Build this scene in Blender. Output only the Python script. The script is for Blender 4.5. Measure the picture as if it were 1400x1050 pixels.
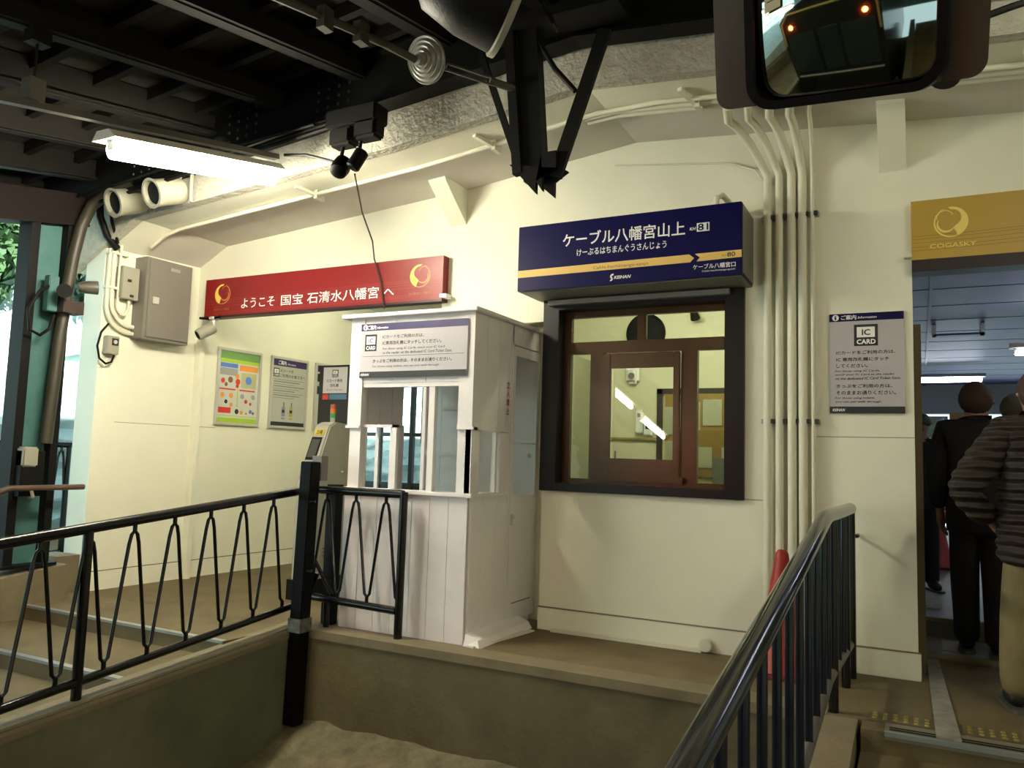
import bpy, bmesh, math, random
from mathutils import Vector, Matrix
random.seed(7)
for o in list(bpy.data.objects): bpy.data.objects.remove(o)
SC = bpy.context.scene
COL = SC.collection
V = Vector
# ------------------------------------------------------------------ camera
def cam_matrix(yaw, pitch, roll):
    cy, sy, cp, sp = math.cos(yaw), math.sin(yaw), math.cos(pitch), math.sin(pitch)
    fwd = V((-sy*cp, cy*cp, sp)); right = V((cy, sy, 0)); up = right.cross(fwd)
    c, s = math.cos(roll), math.sin(roll)
    r2 = right*c + up*s; u2 = up*c - right*s
    return Matrix((r2, u2, -fwd)).transposed().to_4x4()
cd = bpy.data.cameras.new('camera'); cam = bpy.data.objects.new('camera', cd); COL.objects.link(cam)
cam.matrix_world = Matrix.Translation((0, 0, 1.2)) @ cam_matrix(.476191, .0924593, .0300917)
cd.sensor_width = 36; cd.lens = 36*1080.86/1400; cd.clip_start = .02; cd.clip_end = 300
SC.camera = cam
# ------------------------------------------------------------------ world, sun, exposure
SC.view_settings.view_transform = 'Standard'; SC.view_settings.look = 'None'
SC.view_settings.gamma = 1; SC.view_settings.exposure = 2.12
w = bpy.data.worlds.new('sky'); SC.world = w; w.use_nodes = True
wn = w.node_tree; wn.nodes.clear()
bg = wn.nodes.new('ShaderNodeBackground'); wo = wn.nodes.new('ShaderNodeOutputWorld')
bg.inputs[0].default_value = (.66, .88, 1, 1); bg.inputs[1].default_value = .38
wn.links.new(bg.outputs[0], wo.inputs[0])
sd = bpy.data.lights.new('sun', 'SUN'); sun = bpy.data.objects.new('sun', sd); COL.objects.link(sun)
sd.energy = 4.5; sd.angle = .02; sd.color = (.93, 1, .97)
sun.rotation_euler = V((.80, -.28, .62)).to_track_quat('Z', 'Y').to_euler()
TUBE = 17.0     # emission strength of the fluorescent tubes
# ------------------------------------------------------------------ materials
MT = {}
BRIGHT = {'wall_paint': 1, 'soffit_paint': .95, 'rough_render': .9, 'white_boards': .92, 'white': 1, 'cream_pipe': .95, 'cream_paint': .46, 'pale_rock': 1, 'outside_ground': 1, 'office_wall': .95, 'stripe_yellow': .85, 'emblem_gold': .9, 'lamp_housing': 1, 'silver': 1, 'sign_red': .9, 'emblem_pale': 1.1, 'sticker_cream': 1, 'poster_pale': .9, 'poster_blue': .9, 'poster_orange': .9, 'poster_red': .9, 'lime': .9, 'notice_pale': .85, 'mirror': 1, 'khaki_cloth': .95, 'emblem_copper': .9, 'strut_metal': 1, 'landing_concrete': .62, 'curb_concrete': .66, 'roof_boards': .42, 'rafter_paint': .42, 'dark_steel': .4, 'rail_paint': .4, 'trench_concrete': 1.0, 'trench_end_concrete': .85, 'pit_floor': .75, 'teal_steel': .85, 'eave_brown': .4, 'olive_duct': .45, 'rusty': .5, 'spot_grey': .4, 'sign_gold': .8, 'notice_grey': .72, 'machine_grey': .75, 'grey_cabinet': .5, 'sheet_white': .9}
def mat(name, col, rough=.6, metal=0, noise=0, nscale=6, bump=0, bscale=60, emit=0, spec=.5, dirt=None, detail=4):
    if name in MT: return MT[name]
    kf = BRIGHT.get(name, .62); col = tuple(c*kf for c in col)
    if dirt: dirt = tuple(c*kf for c in dirt)
    m = bpy.data.materials.new(name); m.use_nodes = True; nt = m.node_tree
    b = nt.nodes['Principled BSDF']; b.inputs['Base Color'].default_value = (*col, 1)
    b.inputs['Roughness'].default_value = rough; b.inputs['Metallic'].default_value = metal
    b.inputs['Specular IOR Level'].default_value = spec
    tc = nt.nodes.new('ShaderNodeTexCoord')
    if noise:
        n = nt.nodes.new('ShaderNodeTexNoise'); n.inputs['Scale'].default_value = nscale; n.inputs['Detail'].default_value = detail
        n.inputs['Roughness'].default_value = .65
        r = nt.nodes.new('ShaderNodeValToRGB')
        r.color_ramp.elements[0].position = .3; r.color_ramp.elements[1].position = .7
        d = dirt or tuple(c*(1-noise) for c in col)
        r.color_ramp.elements[0].color = (*d, 1); r.color_ramp.elements[1].color = (*col, 1)
        nt.links.new(tc.outputs['Object'], n.inputs['Vector']); nt.links.new(n.outputs['Fac'], r.inputs['Fac'])
        nt.links.new(r.outputs['Color'], b.inputs['Base Color'])
    if bump:
        n2 = nt.nodes.new('ShaderNodeTexNoise'); n2.inputs['Scale'].default_value = bscale; n2.inputs['Detail'].default_value = 3
        bp = nt.nodes.new('ShaderNodeBump'); bp.inputs['Strength'].default_value = bump; bp.inputs['Distance'].default_value = .01
        nt.links.new(tc.outputs['Object'], n2.inputs['Vector']); nt.links.new(n2.outputs['Fac'], bp.inputs['Height'])
        nt.links.new(bp.outputs['Normal'], b.inputs['Normal'])
    if emit:
        b.inputs['Emission Color'].default_value = (*col, 1); b.inputs['Emission Strength'].default_value = emit
    MT[name] = m; return m
def glassm(name, tint=(1, 1, 1), gloss=.08):
    m = bpy.data.materials.new(name); m.use_nodes = True; nt = m.node_tree; nt.nodes.clear()
    t = nt.nodes.new('ShaderNodeBsdfTransparent'); t.inputs[0].default_value = (*tint, 1)
    g = nt.nodes.new('ShaderNodeBsdfGlossy'); g.inputs['Roughness'].default_value = .01
    x = nt.nodes.new('ShaderNodeMixShader'); x.inputs[0].default_value = gloss
    o = nt.nodes.new('ShaderNodeOutputMaterial')
    nt.links.new(t.outputs[0], x.inputs[1]); nt.links.new(g.outputs[0], x.inputs[2]); nt.links.new(x.outputs[0], o.inputs[0])
    return m
GLASS = glassm('clear_glass', (.95, .98, .95), .07); GLASS2 = glassm('thin_glass', (.95, .97, .95), .012)
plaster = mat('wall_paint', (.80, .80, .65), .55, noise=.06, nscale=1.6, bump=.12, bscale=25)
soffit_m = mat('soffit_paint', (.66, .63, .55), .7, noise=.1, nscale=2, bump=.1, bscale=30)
rough_m = mat('rough_render', (.56, .55, .45), .9, noise=.25, nscale=14, bump=1, bscale=30)
for nd in rough_m.node_tree.nodes:
    if nd.type == 'BUMP': nd.inputs['Distance'].default_value = .016
wood_w = mat('white_boards', (.83, .79, .79), .4, noise=.12, nscale=3, bump=.15, bscale=18)
concrete = mat('landing_concrete', (.25, .19, .085), .8, noise=.35, nscale=3, bump=.3, bscale=50)
curb_m = mat('curb_concrete', (.30, .245, .145), .8, noise=.25, nscale=5, bump=.3, bscale=60)
trench_m = mat('trench_concrete', (.135, .145, .085), .85, noise=.4, nscale=2.2, bump=.4, bscale=40)
trench_b = mat('trench_end_concrete', (.165, .14, .070), .85, noise=.4, nscale=2.5, bump=.4, bscale=40)
debris_m = mat('pit_floor', (.24, .21, .12), .9, noise=.55, nscale=8, bump=.8, bscale=35)
black = mat('black_paint', (.006, .006, .007), .25, noise=.3, nscale=20, bump=.1, bscale=40)
blackm = mat('black_matt', (.005, .005, .004), .6, spec=.2)
girder_m = mat('dark_steel', (.007, .0075, .006), .5, bump=.2, spec=.2)
roof_m = mat('roof_boards', (.034, .028, .014), .8, noise=.5, nscale=4)
navy = mat('navy_gloss', (.012, .018, .030), .13, noise=.3, nscale=12)
rail_m = mat('rail_gloss', (.035, .040, .042), .12, noise=.5, nscale=9)
silver = mat('silver', (.55, .55, .50), .35, .3)
alum = mat('nosing_metal', (.55, .60, .62), .35, .6)
bronze = mat('bronze_sash', (.105, .050, .016), .26, .3, noise=.15, nscale=5)
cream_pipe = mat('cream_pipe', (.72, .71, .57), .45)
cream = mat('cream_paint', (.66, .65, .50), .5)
grey = mat('grey_cabinet', (.36, .34, .29), .45)
machine_m = mat('machine_grey', (.42, .40, .33), .45)
red = mat('cone_red', (.50, .022, .008), .45)
signred = mat('sign_red', (.27, .012, .012), .4, noise=.12, nscale=5)
signblue = mat('sign_blue', (.005, .004, .085), .35, spec=.25)
signgold = mat('sign_gold', (.55, .36, .06), .4)
gold = mat('emblem_gold', (.85, .62, .12), .35)
goldp = mat('emblem_pale', (.72, .60, .16), .35)
white = mat('white', (.82, .82, .80), .5)
yel = mat('stripe_yellow', (.83, .55, .16), .5)
ink = mat('ink_dark', (.03, .03, .035), .6)
panelgrey = mat('notice_grey', (.60, .57, .60), .45)
purple = mat('notice_purple', (.045, .03, .17), .45)
teal = mat('teal_steel', (.07, .20, .18), .55, noise=.25, nscale=6)
olive = mat('olive_duct', (.075, .065, .038), .5)
redink = mat('red_ink', (.62, .02, .02), .5)
darkrim = mat('dark_rubber', (.003, .003, .003), .5, spec=.08)
skin_m = mat('skin', (.48, .28, .19), .6)
hair_m = mat('dark_hair', (.035, .022, .016), .6, bump=.5, bscale=120)
groove = mat('groove', (.34, .30, .22), .9)

def tubem(name, col, s):
    m = bpy.data.materials.new(name); m.use_nodes = True; nt = m.node_tree; nt.nodes.clear()
    e = nt.nodes.new('ShaderNodeEmission'); e.inputs[0].default_value = (*col, 1); e.inputs[1].default_value = s
    o = nt.nodes.new('ShaderNodeOutputMaterial'); nt.links.new(e.outputs[0], o.inputs[0]); return m
TUBEM = tubem('tube_light', (1, .915, .68), TUBE)
TUBEC = tubem('tube_light_cool', (.80, .86, 1), 4)
TUBEO = tubem('office_light', (1, .99, .76), 15)
# ------------------------------------------------------------------ mesh builder
ORG = {}
class MB:
    def __init__(s): s.v = []; s.f = []
    def add(s, vs, fs):
        n = len(s.v); s.v += [V(a) for a in vs]; s.f += [[n+i for i in f] for f in fs]; return s
    def box(s, x0, y0, z0, x1, y1, z1):
        return s.add([(x0,y0,z0),(x1,y0,z0),(x1,y1,z0),(x0,y1,z0),(x0,y0,z1),(x1,y0,z1),(x1,y1,z1),(x0,y1,z1)],
                     [(0,3,2,1),(4,5,6,7),(0,1,5,4),(1,2,6,5),(2,3,7,6),(3,0,4,7)])
    def obox(s, c, size, M=Matrix.Identity(3)):
        a, b, d = [q/2 for q in size]; c = V(c)
        vs = [c + M @ V(p) for p in [(-a,-b,-d),(a,-b,-d),(a,b,-d),(-a,b,-d),(-a,-b,d),(a,-b,d),(a,b,d),(-a,b,d)]]
        return s.add(vs, [(0,3,2,1),(4,5,6,7),(0,1,5,4),(1,2,6,5),(2,3,7,6),(3,0,4,7)])
    def beam(s, p, q, w, h, up=(0,0,1)):
        p, q = V(p), V(q); d = (q-p); L = d.length; d.normalize(); sd = d.cross(V(up)).normalized(); u = sd.cross(d)
        return s.obox((p+q)/2, (L, w, h), Matrix((d, sd, u)).transposed())
    def tube(s, path, r, seg=12, cap=True, r1=None):
        P = [V(p) for p in path]; n = len(P); ref = None; vs = []; fs = []
        for i in range(n):
            t = (P[min(i+1, n-1)] - P[max(i-1, 0)]).normalized()
            if ref is None:
                ref = t.orthogonal().normalized()
            ref = (ref - t*ref.dot(t)).normalized(); b = t.cross(ref)
            rr = r if r1 is None else r + (r1-r)*i/(n-1)
            for k in range(seg):
                a = 2*math.pi*k/seg; vs.append(P[i] + (ref*math.cos(a) + b*math.sin(a))*rr)
        for i in range(n-1):
            for k in range(seg):
                k2 = (k+1) % seg; fs.append((i*seg+k, i*seg+k2, (i+1)*seg+k2, (i+1)*seg+k))
        if cap: fs.append(tuple(range(seg-1, -1, -1))); fs.append(tuple((n-1)*seg+k for k in range(seg)))
        return s.add(vs, fs)
    def lathe(s, prof, org, axis=(0,0,1), seg=24):     # prof: (radius, distance along axis)
        ax = V(axis).normalized(); a = ax.orthogonal().normalized(); b = ax.cross(a); org = V(org); vs = []; fs = []
        for r, h in prof:
            for k in range(seg):
                t = 2*math.pi*k/seg; vs.append(org + ax*h + (a*math.cos(t) + b*math.sin(t))*max(r, 1e-4))
        for i in range(len(prof)-1):
            for k in range(seg):
                k2 = (k+1) % seg; fs.append((i*seg+k, i*seg+k2, (i+1)*seg+k2, (i+1)*seg+k))
        fs.append(tuple(range(seg-1, -1, -1))); fs.append(tuple((len(prof)-1)*seg+k for k in range(seg)))
        return s.add(vs, fs)
    def prism(s, poly, ext, f):                         # poly 2d points, ext (t0,t1), f(u,v,t)->xyz
        n = len(poly); vs = [f(u, v, ext[0]) for u, v in poly] + [f(u, v, ext[1]) for u, v in poly]
        fs = [tuple(range(n)), tuple(range(2*n-1, n-1, -1))] + [(i, i+n, (i+1) % n + n, (i+1) % n) for i in range(n)]
        return s.add(vs, fs)
    def sphere(s, c, r, seg=16, rings=10, sc=(1,1,1)):
        prof = [(r*math.sin(math.pi*i/rings), -r*math.cos(math.pi*i/rings)) for i in range(rings+1)]
        n = len(s.v); s.lathe(prof, (0,0,0), (0,0,1), seg)
        for i in range(n, len(s.v)): q = s.v[i]; s.v[i] = V(c) + V((q.x*sc[0], q.y*sc[1], q.z*sc[2]))
        return s
    def build(s, name, m, parent=None, org=None, smooth=False, bevel=0, label=None, cat=None, group=None, kind=None, sub=0):
        me = bpy.data.meshes.new(name)
        o = bpy.data.objects.new(name, me); COL.objects.link(o)
        if parent: g = ORG[parent.name]; o.parent = parent
        elif org is not None: g = V(org)
        elif kind == 'structure': g = V((0, 0, 0))
        else:
            xs = [p.x for p in s.v]; ys = [p.y for p in s.v]; zs = [p.z for p in s.v]
            g = V(((min(xs)+max(xs))/2, (min(ys)+max(ys))/2, min(zs)))
        ORG[o.name] = g
        if not parent: o.location = g
        me.from_pydata([tuple(p-g) for p in s.v], [], s.f); me.materials.append(m)
        bm = bmesh.new(); bm.from_mesh(me); bmesh.ops.recalc_face_normals(bm, faces=bm.faces)
        if bevel: bmesh.ops.bevel(bm, geom=list(bm.edges), offset=bevel, segments=2, affect='EDGES', clamp_overlap=True)
        bm.to_mesh(me); bm.free()
        if smooth:
            for p in me.polygons: p.use_smooth = True
            try: me.set_sharp_from_angle(angle=math.radians(40))
            except Exception: pass
        tag(o, label, cat, group, kind); return o
def tag(o, label=None, cat=None, group=None, kind=None):
    if label: o['label'] = label
    if cat: o['category'] = cat
    if group: o['group'] = group
    if kind: o['kind'] = kind
    return o
def thing(name, loc, label, cat, group=None):
    o = bpy.data.objects.new(name, None); COL.objects.link(o); o.location = loc; o.empty_display_size = .1
    ORG[o.name] = V(loc); return tag(o, label, cat, group)
def dup(root, loc, label=None, group=None):
    r = root.copy(); COL.objects.link(r); r.location = loc; ORG[r.name] = V(loc)
    if label: r['label'] = label
    if group: r['group'] = group
    for ch in list(root.children):
        c = ch.copy(); COL.objects.link(c); c.parent = r
        for g in list(ch.children):
            d = g.copy(); COL.objects.link(d); d.parent = c
    return r
S = 'structure'
# ------------------------------------------------------------------ lettering
def face_y(Y):      # a sign facing the camera (-Y): u runs to the right along X, v up
    return lambda u, v, t: V((u, Y - t, v))
LA = .04486; LP = V((-6.044, 5.687, 0)); LD = V((math.sin(LA), math.cos(LA), 0)); LN = V((math.cos(LA), -math.sin(LA), 0))
def lwall(Y, off=0):    # point on the left wall face at depth Y, off metres out of it
    k = (Y-LP.y)/LD.y; return LP + LD*k + LN*off
def face_left(off):
    return lambda u, v, t: lwall(u, off + t) + V((0, 0, v))
def letters(txt, box, F, m, parent, name='lettering', bold=.0, shear=0, th=.0012, lab=None):
    cu = bpy.data.curves.new('t', 'FONT'); cu.body = txt; cu.size = 1; cu.shear = shear; cu.resolution_u = 2
    ob = bpy.data.objects.new('t', cu); COL.objects.link(ob)
    dg = bpy.context.evaluated_depsgraph_get(); me = bpy.data.meshes.new_from_object(ob.evaluated_get(dg))
    bpy.data.objects.remove(ob)
    xs = [v.co.x for v in me.vertices]; ys = [v.co.y for v in me.vertices]
    if not xs: return None
    x0, x1, y0, y1 = min(xs), max(xs), min(ys), max(ys); bx0, bz0, bx1, bz1 = box
    mb = MB(); b_ = bold*.62; sh = [(-b_, -b_), (b_, -b_), (-b_, b_), (b_, b_)] if bold else [(0, 0)]
    for i, (du, dv) in enumerate(sh):     # heavier weight: the outline laid four times, a hair apart
        kx, ky = (bx1-bx0)/(x1-x0), (bz1-bz0)/(y1-y0)
        vs = [F(bx0 + (v.co.x-x0+du)*kx, bz0 + (v.co.y-y0+dv)*ky, th + .00008*i) for v in me.vertices]
        mb.add(vs, [list(p.vertices) for p in me.polygons])
    bpy.data.meshes.remove(me)
    o = mb.build(name, m, parent)
    if lab: o['label'] = lab
    return o
def plate(F, u0, v0, u1, v1, t0, t1): return MB().prism([(u0,v0),(u1,v0),(u1,v1),(u0,v1)], (t0, t1), F)
def arc(cx, cy, r, a0, a1, n=20): return [(cx + r*math.cos(math.radians(a0+(a1-a0)*i/n)), cy + r*math.sin(math.radians(a0+(a1-a0)*i/n))) for i in range(n+1)]
def strip(pts, wfun):
    L = []; R_ = []
    for i, p in enumerate(pts):
        a = pts[max(i-1, 0)]; b = pts[min(i+1, len(pts)-1)]; d = V((b[0]-a[0], b[1]-a[1])).normalized(); w_ = wfun(i/(len(pts)-1))
        L.append((p[0]-d.y*w_, p[1]+d.x*w_)); R_.append((p[0]+d.y*w_, p[1]-d.x*w_))
    return L, R_
def emblem(parent, F, cx, cy, rx, ry, flip, m1, m2):
    e = 1 if flip else -1
    G = lambda u, v, t: F(cx + e*u*rx, cy + v*ry, t)
    mb = MB()
    outer = arc(0, 0, 1, 100, -70); n = len(outer)      # fat comma on one side
    inner = [(.30 + .42*math.cos(math.radians(a)) - .30, .0) for a in [0]]
    inn = arc(.05, .28, .55, 95, -40, 10) + arc(.38, -.42, .22, 110, 250, 8)
    L = outer; R_ = inn
    k = len(R_)
    vs = []; fs = []
    for i in range(n):
        t = i/(n-1)*(k-1); j = min(int(t), k-2); fr = t-j
        q = (R_[j][0]*(1-fr)+R_[j+1][0]*fr, R_[j][1]*(1-fr)+R_[j+1][1]*fr)
        vs += [G(L[i][0], L[i][1], .002), G(q[0], q[1], .002)]
    for i in range(n-1): fs.append((2*i, 2*i+1, 2*i+3, 2*i+2))
    mb.add(vs, fs); mb.build('emblem_comma', m1, parent)
    ln = MB()
    for pts, wf in ((arc(0, 0, .97, 115, 300, 26), lambda t: .02+.035*math.sin(math.pi*t)),
                    (arc(-.28, -.10, .52, 150, 330, 18), lambda t: .02+.05*t*(1-t)*4),
                    (arc(-.35, .30, .48, 190, 20, 14), lambda t: .025)):
        A, B = strip(pts, wf); vs = []; fs = []
        for a, b in zip(A, B): vs += [G(a[0], a[1], .0018), G(b[0], b[1], .0018)]
        for i in range(len(A)-1): fs.append((2*i, 2*i+1, 2*i+3, 2*i+2))
        ln.add(vs, fs)
    ln.build('emblem_line', m2, parent)

# ================================================================== SETTING
W = 5.21
def gz(X): # underside height of the white portal beam (a shallow gable with a knee at the left)
    pts = [(-6.5, 2.70), (-6.09, 2.895), (-5.725, 3.084), (-3.16, 3.285), (-1.75, 3.452), (3.6, 3.02)]
    for (a, b), (c, d) in zip(pts, pts[1:]):
        if X <= c: return b + (d-b)*(X-a)/(c-a)
    return 3.02
# walls
wb = MB()
wb.box(-6.12, W, 0, -5.99, W+.05, 3.9)                 # nib beside the left wall
wb.box(-5.99, W, 2.44, -3.33, W+.19, 3.9)              # lintel over the passage
wb.box(-3.33, W, 2.2, -2.42, W+.19, 3.9)
wb.box(-2.42, W, 0, -2.31, W+.19, 3.9)
wb.box(-2.31, W, 0, -1.12, W+.19, .99)
wb.box(-2.31, W, 2.36, -1.12, W+.19, 3.9)
wb.box(-1.12, W, 0, -.02, W+.19, 3.9)
wb.box(-.02, W, 2.43, 1.95, W+.19, 3.9)
wb.box(1.95, W, 0, 3.3, W+.19, 3.9)
wb.build('wall_back', plaster, kind=S)
MB().box(-2.66, 5.46, 0, -2.4, 5.56, 2.5).build('wall_booth_return', plaster, kind=S)
lw = MB(); T = .26
def lwseg(y0, y1, z0, z1, off0=-T, off1=0):
    a, b, c, d = lwall(y0, off1), lwall(y1, off1), lwall(y1, off0), lwall(y0, off0)
    return [V((p.x, p.y, z0)) for p in (a, b, c, d)] + [V((p.x, p.y, z1)) for p in (a, b, c, d)]
BF = [(0,3,2,1),(4,5,6,7),(0,1,5,4),(1,2,6,5),(2,3,7,6),(3,0,4,7)]
lw.add(lwseg(4.26, 7.75, -.3, 3.3), BF)
lw.build('wall_left', plaster, kind=S)
MB().box(3.2, -14, -4, 3.3, 17, 3.4).build('wall_right_skyblock', plaster, kind=S)  # unseen wall added to keep sky light and its reflection off the right side
# skirtings and the shallow joint lines in the render
bb = MB(); bb.box(-2.42, W-.022, 0, -.005, W+.01, .155); bb.build('baseboard_back', plaster, kind=S, bevel=.004)
bl = MB(); bl.add(lwseg(4.25, 7.74, 0, .157, 0, .018), BF); bl.build('baseboard_left', plaster, kind=S)
t1 = MB(); t1.box(-1.02, W-.0015, .976, -.86, W+.01, .980); t1.box(-.56, W-.0015, 1.382, -.022, W+.01, 1.386)
t1.box(-2.42, W-.024, .153, -.006, W-.0, .158); t1.build('trim_1', groove, kind=S)
t2 = MB(); t2.add(lwseg(4.45, 5.5, 1.397, 1.401, 0, .0015), BF); t2.add(lwseg(4.26, 7.7, .155, .160, 0, .0195), BF); t2.build('trim_2', groove, kind=S)
MB().box(-2.30, W-.06, 0, -1.25, W-.03, .022).build('trim_3', cream_pipe, kind=S)
# portal beam: soffit, flange, rough outer band
XS = [-6.5, -6.09, -5.725, -3.16, -1.75, 3.6]
def band(y0, y1, dz0, dz1):
    mb = MB(); vs = []; n = len(XS)
    for X in XS:
        z = gz(X); vs += [(X, y0, z+dz0), (X, y1, z+dz0), (X, y1, z+dz1), (X, y0, z+dz1)]
    fs = [(0, 1, 2, 3), (4*n-1, 4*n-2, 4*n-3, 4*n-4)]
    for i in range(n-1):
        for k in range(4): fs.append((4*i+k, 4*i+(k+1) % 4, 4*i+4+(k+1) % 4, 4*i+4+k))
    return mb.add(vs, fs)
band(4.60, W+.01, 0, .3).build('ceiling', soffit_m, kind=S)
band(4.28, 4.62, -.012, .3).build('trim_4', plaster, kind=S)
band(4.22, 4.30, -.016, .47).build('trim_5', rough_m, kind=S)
# haunches under the beam
def haunch(x0, x1, lab):
    mb = MB(); z = gz((x0+x1)/2); mb.prism([(W+.02, 2.99), (W+.02, z+.03), (4.86, z+.03), (4.88, z-.02)], (x0, x1), lambda u, v, t: V((t, u, v)))
    return mb
haunch(-3.28, -3.13, '').build('trim_6', plaster, kind=S); haunch(-.19, -.04, '').build('trim_7', plaster, kind=S)
# landing, stairs and pit
fl = MB()
fl.box(-10, 4.27, -.6, 3.3, 17, 0)                                  # landing
fl.box(-6.3, 3.70, -.6, -3.88, 4.28, 0); fl.box(-.26, 4.13, -.6, 3.2, 4.28, 0)
fl.build('floor', concrete, kind=S)
st = MB()
for k in range(1, 14):
    st.box(-6.0, 3.70-.63*k, -.1*k-.5, -3.88, 3.70-.63*(k-1)+.0, -.1*k)
st.build('floor_left_steps', concrete, kind=S)
st = MB()
for k in range(1, 20): st.box(-.26, 4.13-.55*k, -.1*k-.5, 3.2, 4.13-.55*(k-1), -.1*k)
st.build('floor_right_steps', concrete, kind=S)
ns = MB()
for k in range(0, 6): ns.box(-5.95, 3.705-.63*k-.012, -.1*k-.012, -3.885, 3.705-.63*k+.03, -.1*k+.004)
tag(ns.build('trim_8', alum), kind=S)
for k in range(0, 2):
    y = 4.13-.55*k
    tag(MB().box(-.16, y-.01, -.1*k-.03, 3.19, y+.14, -.1*k+.004).build('trim_%d' % (9+k), mat('step_plate', (.30,.27,.19), .5), ), kind=S)
    g = MB(); g.box(-.16, y-.02, -.1*k-.012, 3.19, y-.002, -.1*k+.008); g.build('trim_%d' % (11+k), alum, kind=S)
    g = MB(); g.box(-.14, y+.03, -.1*k+.004, 3.1, y+.045, -.1*k+.007); g.box(-.14, y+.065, -.1*k+.004, 3.1, y+.075, -.1*k+.007); g.build('trim_%d' % (13+k), blackm, kind=S)
# left curb with its sloped top
def sl(Y): return (-.0 + (Y-4.3)*.072) if Y > 2 else -.166 + (Y-2)*.13
cb = MB(); ys = [4.30, 2.0, -6]
for x0, x1, dz, m_ in ((-3.90, -3.76, .02, curb_m),):
    vs = []
    for Y in ys: vs += [(x0, Y, -3), (x1, Y, -3), (x1, Y, sl(Y)+dz), (x0, Y, sl(Y)+dz)]
    fs = [(0,1,2,3),(11,10,9,8)] + [(4*i+k, 4*i+(k+1)%4, 4*i+4+(k+1)%4, 4*i+4+k) for i in range(2) for k in range(4)]
    cb.add(vs, fs)
cb.build('wall_pit_left', trench_m, kind=S)
cb = MB(); vs = []
for Y in ys: vs += [(-3.905, Y, sl(Y)-.03), (-3.745, Y, sl(Y)-.03), (-3.745, Y, sl(Y)+.0), (-3.775, Y, sl(Y)+.028), (-3.905, Y, sl(Y)+.028)]
fs = [tuple(range(5)), tuple(range(14, 9, -1))] + [(5*i+k, 5*i+(k+1)%5, 5*i+5+(k+1)%5, 5*i+5+k) for i in range(2) for k in range(5)]
cb.add(vs, fs); cb.build('trim_15', curb_m, kind=S)
MB().box(-3.8, 4.262, -1.5, -.44, 4.40, -.03).build('wall_pit_end', trench_b, kind=S)
MB().box(-3.8, 4.25, -.05, -.42, 4.44, .004).build('trim_16', curb_m, kind=S)
cb = MB(); vs = []
for Y in [4.29, 3.95, 2.0, -6]:
    z = {4.29: .0, 3.95: -.02, 2.0: -.30, -6: -1.5}[Y]
    vs += [(-.47, Y, -3), (-.28, Y, -3), (-.28, Y, z), (-.47, Y, z)]
fs = [(0,1,2,3),(15,14,13,12)] + [(4*i+k, 4*i+(k+1)%4, 4*i+4+(k+1)%4, 4*i+4+k) for i in range(3) for k in range(4)]
cb.add(vs, fs); cb.build('wall_pit_right', curb_m, kind=S)
pf = MB(); NX, NY = 24, 40; vs = []; fs = []
for j in range(NY+1):
    Y = 4.30 - (j/NY)**1.6*10.3
    zb = -.57 - .40*(4.28-Y) if Y > 2.6 else -1.242 - .13*(2.6-Y)
    for i in range(NX+1):
        X = -3.80 + 3.35*i/NX; vs.append((X, Y, zb + random.uniform(-.018, .018) - .02*math.exp(-((X+3.3)/.08)**2)))
for j in range(NY):
    for i in range(NX): a = j*(NX+1)+i; fs.append((a, a+1, a+NX+2, a+NX+1))
pf.add(vs, fs); pf.build('floor_pit', debris_m, kind=S, smooth=True)
# tactile strips, cable cover
def tactile(x0, x1, y0, z, n, label):
    t = thing('tactile_paving', ((x0+x1)/2, y0+.06, z), label, 'tactile paving')
    MB().box(x0, y0, z+.001, x1, y0+.14, z+.006).build('strip', mat('tactile_brown', (.22,.17,.08), .8, noise=.3), t)
    d = MB(); k = int((x1-x0)/.045)
    for i in range(k):
        for j in range(3): d.lathe([(.012, 0), (.009, .005)], (x0+.03+i*.045, y0+.025+j*.045, z+.006), seg=8)
    tag(d.build('studs', mat('tactile_yellow', (.50,.38,.08), .7, noise=.3), t), kind='stuff')
tactile(-.24, .03, 4.29, 0, 3, 'short strip of yellow studded paving left of the pale cable cover')
tactile(.16, 1.6, 4.29, 0, 3, 'worn yellow studded paving in front of the queue')
tactile(-5.4, -3.95, 2.1, -.3, 3, 'worn yellow studded paving on the lower left steps')
mb = MB(); mb.prism([(.02, 5.95), (.085, 5.95), (.15, 4.15), (.05, 4.15)], (0, .012), lambda u, v, t: V((u, v, t)))
mb.build('cable_cover', mat('pale_strip', (.50,.47,.40), .7, noise=.45, nscale=14), label='pale scuffed cable cover strip running along floor towards the doorway', cat='cable cover')
# ------------------------------------------------------------------ roof
def rz(X, Y, d=0): return 3.95 + .18*(Y-4.2) - .12*abs(X+1.75) + d
rf = MB(); vs = []; fs = []
for i, X in enumerate([-7.0, -1.75, 5]):
    for Y in (-9, 4.25): vs += [(X, Y, rz(X, Y, .2)), (X, Y, rz(X, Y, .24))]
for i in range(2):
    a = 4*i; fs += [(a, a+2, a+6, a+4), (a+1, a+5, a+7, a+3), (a, a+4, a+5, a+1), (a+2, a+3, a+7, a+6)]
fs += [(0, 1, 3, 2), (8, 10, 11, 9)]
rf.add(vs, fs); rf.build('ceiling_canopy', roof_m, kind=S)
band(4.20, 4.30, .47, 1.2).build('wall_gable', girder_m, kind=S)
MB().box(-7, 4.3, 3.88, 3.3, 17, 4.0).build('ceiling_upper', roof_m, kind=S)
steelb = mat('rafter_paint', (.016, .014, .009), .7, noise=.3, nscale=5, spec=.2)
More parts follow.
